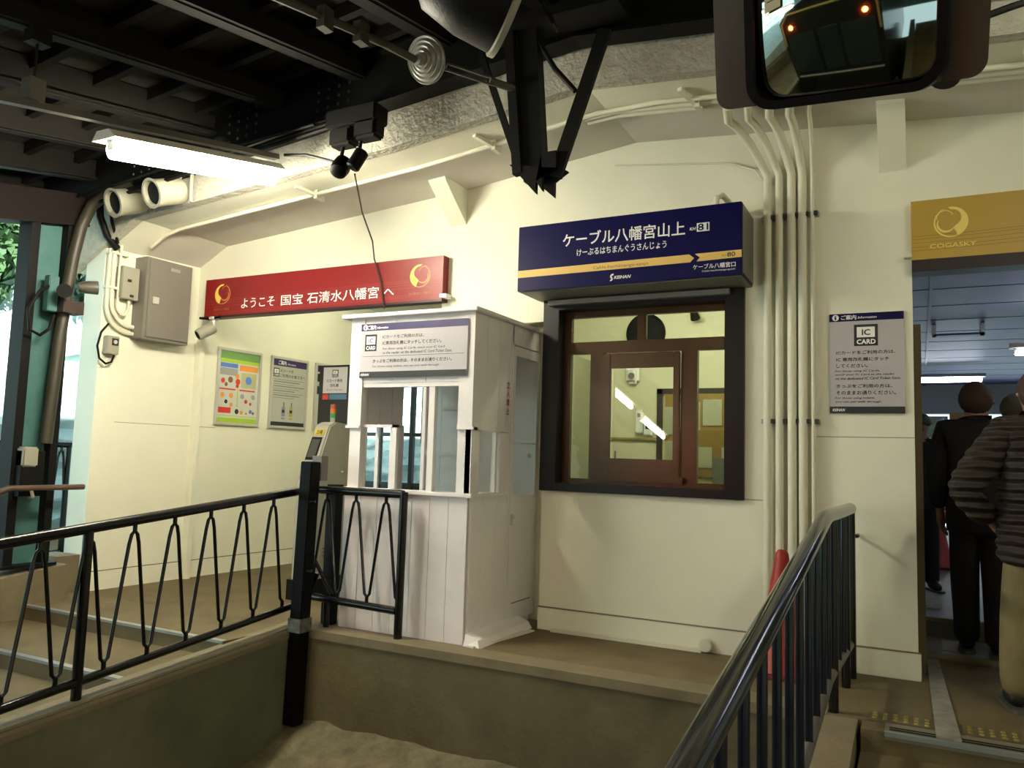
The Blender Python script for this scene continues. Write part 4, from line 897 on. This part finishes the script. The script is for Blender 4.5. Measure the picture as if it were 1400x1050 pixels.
t = thing('anchor_bracket', (-1.95, 3.9, 2.68), 'black steel hanging bracket with twin channels and diagonal braces at top centre', 'bracket')
MB().beam((-2.09, 3.88, 3.72), (-2.00, 3.88, 2.80), .05, .055).build('channel', blackm, t); MB().beam((-1.985, 3.92, 3.74), (-1.905, 3.92, 2.76), .08, .125).build('channel', blackm, t)
m = MB(); m.prism([(-2.05, 2.86), (-1.76, 2.80), (-1.76, 2.90), (-1.85, 2.90), (-1.84, 2.68), (-1.88, 2.74), (-1.88, 2.67)], (0, .03), lambda u, v, q: V((u, 3.86+q, v))); m.build('foot_plate', blackm, t)
m = MB(); m.prism([(-2.0, 2.84), (-1.80, 2.66), (-1.80, 2.75), (-1.72, 2.80), (-1.86, 2.88)], (0, .03), lambda u, v, q: V((u, 3.93+q, v))); m.build('foot_plate', blackm, t)
MB().beam((-1.50, 3.9, 3.56), (-1.78, 3.9, 2.76), .03, .075, up=(1, 0, 0)).build('brace', blackm, t)
MB().beam((-2.28, 3.9, 3.58), (-2.0, 3.9, 2.84), .03, .035).build('brace', blackm, t)
MB().tube([(-1.93, 3.9, 3.62), (-1.80, 3.9, 3.40), (-1.67, 3.9, 3.24)], .015).build('tie_rod', blackm, t)
MB().box(-2.2, 3.8, 3.66, -1.4, 4.02, 3.72).build('top_plate', blackm, t)
t = thing('insulator', (-2.4, 3.5, 3.3), 'round ribbed grey porcelain insulator on its rod with turnbuckle link', 'insulator')
a, b = V((-2.03, 3.88, 3.31)), V((-2.405, 3.5, 3.385)); ax = V((-.12, -.90, -.38)).normalized()
pr = []
for k, r in enumerate((.13, .105, .08, .055)): pr += [(r, .012*k), (r-.006, .012*k+.010), (r-.016, .012*k+.006)]
MB().lathe([(.04, -.09), (.05, -.03), (.128, -.012)] + pr + [(.03, .05), (.03, .09)], b, ax, 36).build('disc_stack', mat('porcelain', (.34,.35,.30), .35), t, smooth=False)
ol = mat('link_olive', (.07,.07,.045), .6)
for s_ in (-.02, .02): MB().beam(a.lerp(b, .28)+V((0,0,s_)), a.lerp(b, .82)+V((0,0,s_)), .012, .010).build('turnbuckle_bar', ol, t)
MB().tube([a.lerp(b, .02), a.lerp(b, .30)], .022).build('turnbuckle_end', ol, t); MB().tube([a.lerp(b, .78), b - ax*.05], .02).build('turnbuckle_end', ol, t)
c = b + ax*.10
MB().tube([c, (-2.46, 3.2, 3.34), (-2.62, 2.6, 3.30), (-2.75, 1.9, 3.20)], .022).build('rod', ol, t)
for p in ((-2.50, 3.05, 3.33), (-2.555, 2.84, 3.31)): MB().obox(p, (.05, .07, .11)).build('rod_clamp', ol, t)
t = thing('pendant_drum', (-1.68, 2.9, 3.1), 'large dark round lamp drum with pale rim at the top centre edge', 'lamp')
ax = V((.60, .60, -.22)).normalized(); o = V((-1.70, 2.9, 3.30))
MB().lathe([(.10, -.30), (.20, -.22), (.245, -.05), (.255, .12), (.24, .12), (.22, -.02)], o, ax, 40).build('drum', girder_m, t, smooth=True)
MB().lathe([(.255, .118), (.268, .125), (.268, .15), (.243, .15), (.243, .118)], o, ax, 40).build('rim', mat('rim_pale', (.34,.33,.25), .35), t, smooth=True)
MB().tube([o - ax*.28, o - ax*.3 + V((0, 0, .25))], .02).build('stem', girder_m, t); MB().tube([(-1.45, 3.0, 3.2), (-1.40, 3.0, 3.1), (-1.42, 3.1, 3.12), (-1.5, 3.1, 3.3)], .006).build('cable', blackm, t)
# ================================================================== MIRROR
t = thing('platform_mirror', (-.2, 2.66, 2.37), 'large black rimmed rounded platform mirror with grey hood at upper right', 'mirror')
n = V((-.15, -.91, -.375)).normalized(); ux = V((1, 0, 0)) - n*n.x; ux.normalize(); ux = (Matrix.Rotation(math.radians(-2.5), 3, n) @ ux); uy = n.cross(ux)
if uy.z < 0: uy = -uy
MO = V((-.205, 2.645, 2.372))
def MP(u, v, w_): return MO + ux*u + uy*v + n*w_
def rrect(x0, y0, x1, y1, r, k=6):
    P = []
    for cx, cy, a in ((x1-r, y0+r, -90), (x1-r, y1-r, 0), (x0+r, y1-r, 90), (x0+r, y0+r, 180)): P += arc(cx, cy, r, a, a+90, k)
    return P
o1, i1 = rrect(-.30, 0, .30, .62, .09), rrect(-.272, .028, .272, .592, .065); k = len(o1)
m = MB(); vs = [MP(*p, -.03) for p in o1] + [MP(*p, .022) for p in o1] + [MP(*p, .022) for p in i1] + [MP(*p, .0) for p in i1]
fs = [(a_*k+i, a_*k+(i+1) % k, (a_+1)*k+(i+1) % k, (a_+1)*k+i) for a_ in range(3) for i in range(k)] + [tuple(range(k))]
m.add(vs, fs); m.build('rim', darkrim, t, smooth=True)
m = MB(); vs = []; N = 28; RC = 1.5
for j in range(N+1):
    for i in range(N+1):
        u = -.28+.56*i/N; v = .02+.58*j/N; vs.append(MP(u, v, .012 - ((u)**2 + (v-.31)**2)/(2*RC)))
fs = [(j*(N+1)+i, j*(N+1)+i+1, (j+1)*(N+1)+i+1, (j+1)*(N+1)+i) for j in range(N) for i in range(N)]
m.add(vs, fs); m.build('mirror_face', mat('mirror', (.38, .41, .35), .03, 1), t, smooth=True)
pl = MB(); pl.prism([(-.19, .43), (-.125, .445), (-.125, .51), (-.19, .495)], (.006, .008), MP); 
m = MB(); m.prism([(-.235, .30), (-.185, .315), (-.185, .39), (-.235, .375)], (.009, .011), MP); m.build('sticker', mat('sticker_cream', (.50,.47,.32), .6), t)
m = MB()
for z in (.33, .345, .36): m.prism([(-.228, z), (-.192, z+.01), (-.192, z+.013), (-.228, z+.003)], (.0112, .0116), MP)
m.build('sticker_lines', ink, t)
m = MB()    # hood: bowed shell reaching behind both sides
o2 = rrect(-.43, .02, .40, .72, .05); k = len(o2)
vs = [MP(p[0], p[1], -.05 - .25*0) for p in o2] + [MP(p[0]*.9, .35+(p[1]-.35)*.9, -.20) for p in o2]
m.add(vs, [tuple(range(k)), tuple(range(2*k-1, k-1, -1))] + [(i, (i+1) % k, (i+1) % k+k, i+k) for i in range(k)])
m.build('hood', mat('hood_grey', (.055,.057,.035), .35, noise=.3, nscale=3, spec=.3), t)
MB().tube([MP(0, .5, -.15), MP(0, .9, -.12), MP(0, 1.1, -.1)], .03).build('arm', blackm, t)
t = thing('mirror_spotlight', (.12, 2.95, 2.45), 'dark bullet spotlight on a bracket right of the platform mirror', 'spotlight')
MB().lathe([(.02, -.05), (.035, -.03), (.05, .05), (.045, .06)], (.105, 2.93, 2.56), (-.15, -.3, -.9), 18).build('head', mat('spot_dark', (.05,.045,.04), .35), t, smooth=True)
MB().lathe([(.018, 0), (.03, .03), (.03, .07)], (.115, 2.93, 2.60), (.05, 0, 1), 16).build('lamp_base', mat('spot_olive', (.13,.13,.10), .4), t, smooth=True)
MB().tube([(.12, 2.93, 2.66), (.12, 2.95, 2.80), (.12, 2.98, 3.2)], .022).build('stem', blackm, t); MB().tube([(.13, 2.95, 2.70), (.30, 3.0, 2.76), (.55, 3.1, 2.85)], .012).build('cable', blackm, t)
# ================================================================== CABLE CAR down the slope (seen only in the mirror)
t = thing('cable_car', (-2.1, -2.2, -1.6), 'dark cable car with two red lamps and yellow trim, seen in the mirror', 'cable car')
cc = mat('car_dark', (.02,.022,.02), .15); cx0, cx1, cy, cz = -3.45, -.75, -1.0, 1.75
m = MB(); m.prism([(cx0, -1.5), (cx1, -1.5), (cx1, cz-.25), (cx1-.3, cz), (cx0+.3, cz), (cx0, cz-.25)], (-6, cy), lambda u, v, q: V((u, q, v))); m.build('body', cc, t)
for x in (cx0+.35, cx1-.35): MB().lathe([(.06, 0), (.05, .02)], (x, cy, cz-.42), (0, 1, 0), 16).build('lamp', tubem('red_lamp', (1,.10,.02), 30), t)
m = MB(); m.tube([(cx0+.05, cy+.01, cz-.9), (cx0+.08, cy+.01, cz-.28), (cx0+.34, cy+.01, cz-.05), (cx1-.34, cy+.01, cz-.05), (cx1-.08, cy+.01, cz-.28), (cx1-.05, cy+.01, cz-.9)], .025); m.build('trim', mat('car_yellow', (.55,.45,.10), .3), t)
for a_, b_ in ((cx0+.15, -2.45), (-2.35, -1.8), (-1.7, cx1-.15)): MB().box(a_, cy, -.05, b_, cy+.01, 1.15).build('window', mat('car_glass', (.03,.05,.045), .03), t)
MB().box(cx0+.1, cy, -.22, cx1-.1, cy+.02, -.18).build('belt_strip', silver, t)
# ================================================================== LEFT RAILING
zr = lambda Y: .724 + .0968*(Y-2.235); zl = lambda Y: -.04 + .097*(Y-2.3)
t = thing('pit_railing', (-3.82, 3.2, -.1), 'black hairpin railing along the left edge of pit with sloping rails', 'railing')
MB().tube([(-3.82, 1.2, zr(1.2)), (-3.82, 4.33, zr(4.33)+.005)], .029, 16).build('top_rail', black, t, smooth=True)
MB().tube([(-3.82, 1.2, zl(1.2)), (-3.82, 4.33, zl(4.33))], .024, 16).build('bottom_rail', black, t, smooth=True)
MB().tube([(-3.82, 2.69, sl(2.69)+.02), (-3.82, 2.69, zr(2.69))], .026, 14).build('post', black, t)
MB().tube([(-3.82, 1.3, sl(1.3)+.02), (-3.82, 1.3, zr(1.3))], .026, 14).build('post', black, t)
hairpins(t, lambda u: (-3.82, u), 1.40, 11, .2605, zr, zl)
t = thing('gate_post', (-3.71, 4.19, -.56), 'thick black square post at the corner of pit with peeling pale band', 'post')
MB().beam((-3.712, 4.18, -.60), (-3.690, 4.20, 1.13), .098, .098, up=(0, 1, 0)).build('shaft', mat('post_black', (.006,.006,.006), .5, spec=.1, noise=.4, nscale=25), t, bevel=.006)
MB().box(-3.758, 4.133, .0, -3.652, 4.247, .09).build('worn_band', mat('worn_paint', (.30,.29,.25), .7, noise=.7, nscale=30), t, label='worn pale paint band')
MB().box(-3.74, 4.27, 1.0, -3.66, 4.34, 1.17).build('grey_box', mat('post_grey', (.22,.21,.18), .5), t, label='grey box behind the post top')
m = MB()
for z in (.86, .40): m.tube([(-3.66, 4.16, z), (-3.61, 4.17, z+.005)], .010)
m.build('bolts', black, t)
t = thing('corner_railing', (-3.4, 4.36, 0), 'short black hairpin railing in front of the booth', 'railing')
MB().tube([(-3.79, 4.36, .935), (-3.03, 4.36, .935)], .028, 16).build('top_rail', black, t, smooth=True); MB().tube([(-3.79, 4.36, .20), (-3.05, 4.36, .18)], .026, 16).build('bottom_rail', black, t, smooth=True)
MB().tube([(-3.035, 4.37, .0), (-3.025, 4.36, .95)], .028, 14).build('post', black, t); MB().tube([(-3.64, 4.38, .0), (-3.64, 4.37, .22)], .02, 10).build('foot', black, t)
hairpins(t, lambda u: (u, 4.36), -3.665, 3, .25, lambda u: .935, lambda u: .19)
MB().tube([(-3.79, 4.36, .50), (-3.62, 4.40, .22)], .014).build('brace', black, t); MB().tube([(-3.74, 4.38, .36), (-3.80, 4.39, .24), (-3.86, 4.4, .20)], .018).build('brace', black, t)
m = MB(); m.box(-3.74, 4.44, 0, -3.66, 4.52, .97); m.build('barrier_post', blackm, label='plain black post between ticket gate and the booth front', cat='post')
# ================================================================== RIGHT RAILING
t = thing('stair_railing', (-.4, 3, 0), 'glossy dark blue-black stair railing with vertical bars on the right', 'railing')
def RR(Y): # rail centre x,z at depth Y
    x = -.40 if Y < 4.1 else -.40 + .035*(Y-4.1)/1.0
    z = .958 if Y > 4.05 else .958 - .134*(4.05-Y)
    return x, z
top = [V((RR(Y)[0], Y, RR(Y)[1])) for Y in (.35, 1.0, 2.0, 3.0, 3.9, 4.0, 4.1, 4.5, 5.08)] 
MB().tube(top, .036, 20).build('handrail', rail_m, t, smooth=True)
def LR(Y): return .19 - (.10*(4.2-Y) if Y < 4.2 else 0)
MB().tube([V((RR(Y)[0], Y, LR(Y))) for Y in (.35, 1.5, 3.0, 4.15, 4.25, 5.08)], .022, 14).build('bottom_rail', mat('worn_rail', (.16,.14,.12), .35, noise=.5, nscale=10), t, smooth=True)
for Y, zb in ((4.83, 0), (4.32, -.01), (1.05, -.45)):
    x, z = RR(Y); MB().tube([(x, Y, zb), (x, Y, z)], .024, 12).build('post', black, t, smooth=True)
MB().tube([(-.365, 5.06, .0), (-.365, 5.06, .95)], .030, 12).build('post', black, t, smooth=True)
Y = 4.93
while Y > .5:
    x, z = RR(Y)
    if min(abs(Y-p) for p in (4.83, 4.32, 1.05)) > .04: MB().tube([(x, Y, LR(Y)), (x, Y, z-.01)], .0155, 12).build('baluster', navy, t, smooth=True)
    Y -= .20 if Y > 4 else .262
MB().tube([(-.365, 5.08, .80), (-.33, 5.12, .80), (-.33, 5.2, .80)], .012).build('wall_hook', black, t)
# ================================================================== CONE
def cone(loc, label, s=1.0):
    x, y, z = loc; t = thing('traffic_cone', loc, label, 'traffic cone')
    MB().lathe([(.165*s, .03*s), (.150*s, .05*s), (.040*s, .66*s), (.036*s, .69*s), (.022*s, .71*s)], loc, seg=28).build('body', red, t, smooth=True)
    MB().box(x-.17*s, y-.17*s, z, x+.17*s, y+.17*s, z+.035*s).build('base', mat('cone_base', (.20,.02,.015), .6), t, bevel=.01)
cone((-.72, 4.90, 0), 'tall plain red traffic cone standing behind the right railing'); cone((.18, 9.6, .17), 'red traffic cone far back on the hall floor beyond the doorway', .8)
# ================================================================== PEOPLE
def skin_mesh(name, chains, m_, parent, sub=2, flat=1.0, quilt=0):
    """chains: list of lists of (point, radius); chains share points by position"""
    bm = bmesh.new(); lay = bm.verts.layers.skin.verify(); idx = {}
    def vert(p, r):
        key = tuple(round(c, 4) for c in p)
        if key not in idx:
            v = bm.verts.new(p); v[lay].radius = (r, r); idx[key] = v
            if len(idx) == 1: v[lay].use_root = True
        return idx[key]
    for ch in chains:
        pv = None
        for p, r in ch:
            v = vert(p, r)
            if pv is not None and pv is not v and not bm.edges.get((pv, v)): bm.edges.new((pv, v))
            pv = v
    me = bpy.data.meshes.new(name); bm.to_mesh(me); bm.free()
    ob = bpy.data.objects.new('tmp', me); COL.objects.link(ob)
    md = ob.modifiers.new('s', 'SKIN'); md.use_smooth_shade = True
    sb = ob.modifiers.new('u', 'SUBSURF'); sb.levels = sb.render_levels = sub
    dg = bpy.context.evaluated_depsgraph_get(); dg.update(); out = bpy.data.meshes.new_from_object(ob.evaluated_get(dg))
    bpy.data.objects.remove(ob); bpy.data.meshes.remove(me)
    if quilt:
        for v in out.vertices:
            n_ = v.normal; v.co += V((n_.x, n_.y, 0))*quilt*(abs(math.sin(v.co.z*math.pi/.058))-.4)
    if flat != 1:
        for v in out.vertices: v.co.y *= flat
    out.name = name; out.materials.clear(); out.materials.append(m_)
    o = bpy.data.objects.new(name, out); COL.objects.link(o); o.parent = parent; ORG[o.name] = V((0, 0, 0))
    for p in out.polygons: p.use_smooth = True
    return o
def person(loc, rotz, label, jacket, trousers, hair, h=1.7, arms=None, feet=None, cap=None, quilt=0, lean=0, shoe=None, hem=.80, sub=2, collar=None, bulk=1.0):
    """local frame: +Y is the way the person faces, feet at z=0"""
    t = thing('person', loc, label, 'person'); t.rotation_euler.z = rotz; k = h/1.7
    q = lambda x, y, z: (x*k, y*k, z*k)
    A = arms or {}; Ft = feet or ((-.10, .0), (.10, .0))
    hips = q(0, 0, .93)
    sh = {s_: q(s_*.165, -.005+lean, 1.385) for s_ in (-1, 1)}
    el = {s_: q(*A.get(s_, ((s_*.235, -.02, 1.12), (s_*.245, .08, .88)))[0]) for s_ in (-1, 1)}
    wr = {s_: q(*A.get(s_, ((s_*.235, -.02, 1.12), (s_*.245, .08, .88)))[1]) for s_ in (-1, 1)}
    torso = [(hips, .125*k), (q(0, lean*.4, 1.06), .12*k), (q(0, lean*.8, 1.24), .135*k), (q(0, lean, 1.37), .11*k)]
    head = [(q(0, lean, 1.37), .11*k), (q(0, lean+.01, 1.455), .055*k), (q(0, lean+.025, 1.52), .07*k), (q(0, lean+.03, 1.58), .085*k), (q(0, lean+.025, 1.635), .075*k)]
    fc = q(0, lean+.03, 1.58)
    ch = [torso, head, [(fc, .085*k), (q(0, lean+.115, 1.575), .022*k), (q(0, lean+.135, 1.56), .010*k)]]
    for s_ in (-1, 1): ch.append([(fc, .085*k), (q(s_*.085, lean+.02, 1.58), .016*k), (q(s_*.095, lean+.0, 1.59), .013*k)])
    for s_ in (-1, 1):
        e, w_ = V(el[s_]), V(wr[s_]); d = (w_-e).normalized(); pa = w_ + d*.045*k; pb = w_ + d*.085*k
        ch.append([(q(0, lean, 1.37), .11*k), (sh[s_], .055*k), (tuple(e), .038*k), (tuple(w_), .025*k), (tuple(pa), .030*k), (tuple(pb), .028*k)])
        side = d.cross(V((s_, 0, 0))).normalized() if abs(d.x) < .9 else V((0, 1, 0))
        inward = V((-s_, 0, 0))
        for f in range(4):
            off = side*((f-1.5)*.019*k); L = (.070, .080, .076, .060)[f]*k
            ch.append([(tuple(pb), .028*k), (tuple(pb+off+d*.012*k), .0095*k), (tuple(pb+off+d*L*.55+inward*.008*k), .0085*k), (tuple(pb+off+d*L*.9+inward*.028*k), .0075*k)])
        th = pa - side*.028*k
        ch.append([(tuple(pa), .030*k), (tuple(th), .011*k), (tuple(th - side*.018*k + d*.03*k), .009*k), (tuple(th - side*.016*k + d*.055*k + inward*.01*k), .008*k)])
    for i, s_ in enumerate((-1, 1)):
        fx, fy = Ft[i]
        ch.append([(hips, .125*k), (q(s_*.085, 0, .86), .085*k), (q(s_*.09+(fx-s_*.09)*.5, fy*.5+.01, .48), .055*k), (q(fx, fy-.01, .09), .035*k), (q(fx, fy+.06, .04), .035*k), (q(fx, fy+.14, .03), .028*k)])
    skin_mesh('body', ch, skin_m, t, sub)
    # jacket, trousers
    J = [[(q(0, 0, hem-.05), .16*k), (q(0, 0, hem), .175*k), (q(0, 0, .95), .17*k), (q(0, lean*.4, 1.08), .16*k), (q(0, lean*.8, 1.25), .175*k), (q(0, lean, 1.37), .14*k), (q(0, lean+.005, 1.44), .085*k), (q(0, lean+.012, 1.475), .075*k)]]
    for s_ in (-1, 1):
        e, w_ = V(el[s_]), V(wr[s_]); mid = V(sh[s_]).lerp(e, .5)
        J.append([(q(0, lean, 1.37), .14*k), (sh[s_], .088*k), (tuple(mid), .075*k), (tuple(e), .064*k), (tuple(e.lerp(w_, .5)), .056*k), (tuple(e.lerp(w_, .93)), .046*k)])
    J = [[(p, r*bulk) for p, r in c_] for c_ in J]
    skin_mesh('jacket', J, jacket, t, 3 if quilt else 2, flat=.9, quilt=quilt)
    T = []
    for i, s_ in enumerate((-1, 1)):
        fx, fy = Ft[i]
        T.append([(hips, .10*k), (q(s_*.08, 0, .80), .090*k), (q(s_*.09+(fx-s_*.09)*.5, fy*.5+.01, .48), .082*k), (q(fx, fy-.01, .22), .074*k), (q(fx, fy-.005, .052), .072*k)])
    T = [[(p, r*(1+(bulk-1)*.6)) for p, r in c_] for c_ in T]
    skin_mesh('trousers', T, trousers, t, 2)
    so = mat('shoe_sole', (.12,.11,.09), .6)
    for i, s_ in enumerate((-1, 1)):
        fx, fy = Ft[i]
        skin_mesh('shoe', [[(q(fx, fy-.04, .065), .050*k), (q(fx, fy+.03, .065), .052*k), (q(fx, fy+.12, .048), .045*k), (q(fx, fy+.18, .042), .034*k)]], shoe or ink, t, 2)
        ORG[t.name] = V((0, 0, 0))
        MB().prism([(p[0]*k, p[1]*k) for p in rrect(fx-.05, fy-.09, fx+.05, fy+.215, .045, 4)], (.001, .022*k), lambda u, v, w_: V((u, v, w_))).build('sole', so, t)
    # hair / cap
    ORG[t.name] = V((0, 0, 0)); hc = V(q(0, lean+.018, 1.592))
    if cap:
        m = MB(); m.sphere(hc+V((0, 0, .028*k)), .108*k, 20, 12, (1, 1.08, .80)); m.build('cap', cap, t, smooth=True)
        m = MB(); m.prism([(p[0], p[1]) for p in arc(0, .07*k, .085*k, 0, 180, 12)], (0, .012*k), lambda u, v, w_: hc+V((u, v+.02*k, w_-.002*k))); m.build('cap_brim', cap, t)
    else:
        m = MB(); m.sphere(hc+V((0, -.018*k, .012*k)), .104*k, 22, 16, (.94, 1.0, 1.08)); o = m.build('hair', hair, t, smooth=True)
        for v in o.data.vertices:      # lift the hairline off the face
            if v.co.y > hc.y+.035 and v.co.z < hc.z+.045*k: v.co.y = hc.y+.02
            v.co += V((random.uniform(-1,1), random.uniform(-1,1), random.uniform(-1,1)))*.0035
    for s_ in (-1, 1):
        MB().sphere(q(s_*.032, lean+.108, 1.592), .011*k, 10, 8).build('eye', white, t, smooth=True); MB().sphere(q(s_*.032, lean+.116, 1.592), .006*k, 8, 6).build('pupil', ink, t)
    MB().sphere(q(0, lean+.108, 1.535), .016*k, 10, 6, (1.3, .5, .35)).build('mouth', mat('lips', (.30,.12,.10), .6), t, smooth=True)
    if collar: skin_mesh('collar', [[(q(0, lean+.0, 1.43), .095*k), (q(0, lean+.01, 1.50), .085*k)]], collar, t, 2)
    return t
suit = mat('black_wool', (.010,.009,.011), .9); quiltm = mat('brown_quilt', (.034,.021,.011), .7, noise=.3, nscale=12); 
def banded(m, period):
    nt = m.node_tree; b = nt.nodes['Principled BSDF']; tc = nt.nodes.new('ShaderNodeTexCoord'); wv = nt.nodes.new('ShaderNodeTexWave')
    wv.bands_direction = 'Z'; wv.wave_profile = 'SIN'; wv.inputs['Scale'].default_value = .314/period; wv.inputs['Distortion'].default_value = 1.2; wv.inputs['Detail Scale'].default_value = 2
    bp = nt.nodes.new('ShaderNodeBump'); bp.inputs['Strength'].default_value = 1; bp.inputs['Distance'].default_value = .03
    nt.links.new(tc.outputs['Object'], wv.inputs['Vector']); nt.links.new(wv.outputs['Fac'], bp.inputs['Height']); nt.links.new(bp.outputs['Normal'], b.inputs['Normal'])
banded(quiltm, .052)
khaki = mat('khaki_cloth', (.23,.185,.085), .85, noise=.25, nscale=8, bump=.3, bscale=25)
navyc = mat('navy_cloth', (.02,.025,.06), .8); hbrown = mat('hair_brown', (.07,.03,.022), .7, bump=.6, bscale=150); hgrey = mat('hair_grey', (.16,.13,.09), .8, bump=.6, bscale=150)
shoe = mat('shoe_dark', (.012,.011,.011), .5)
person((.335, 5.95, .04), math.radians(-4), 'person seen from behind in a plain black coat and black trousers stepping into the doorway', suit, suit, hbrown, 1.73,
       arms={-1: ((-.235, -.03, 1.12), (-.215, .05, .87)), 1: ((.235, -.02, 1.12), (.22, .06, .86))}, feet=((-.08, .06), (.09, -.02)), hem=.78, shoe=shoe, collar=suit, bulk=1.16)
person((.555, 4.82, 0), math.radians(8), 'person in brown quilted jacket and khaki trousers seen from behind at right edge', quiltm, khaki, hbrown, 1.72,
       arms={-1: ((-.37, -.05, 1.08), (-.20, .09, .92)), 1: ((.30, -.03, 1.10), (.24, .10, .90))}, feet=((-.12, .06), (.12, .0)), quilt=.016, hem=.76, shoe=shoe, collar=navyc, bulk=1.28)
person((.64, 6.95, .17), 0, 'person with greyish hair partly hidden between the two nearest queue members', navyc, suit, hgrey, 1.60, shoe=shoe)
person((.0, 7.8, .17), math.radians(200), 'person in dark clothes and black cap half hidden behind the brown door jamb', suit, suit, hbrown, 1.52, cap=ink, shoe=shoe,
       arms={-1: ((-.235, -.02, 1.08), (-.15, .22, .84)), 1: ((.22, -.02, 1.08), (.16, .22, .84))})
person((.33, 12.2, .17), math.radians(180), 'person in light blue jacket far back in the hall', mat('pale_blue_cloth', (.25,.33,.62), .8), navyc, hair_m, 1.72, cap=mat('cap_blue', (.12,.16,.35), .7), shoe=shoe)
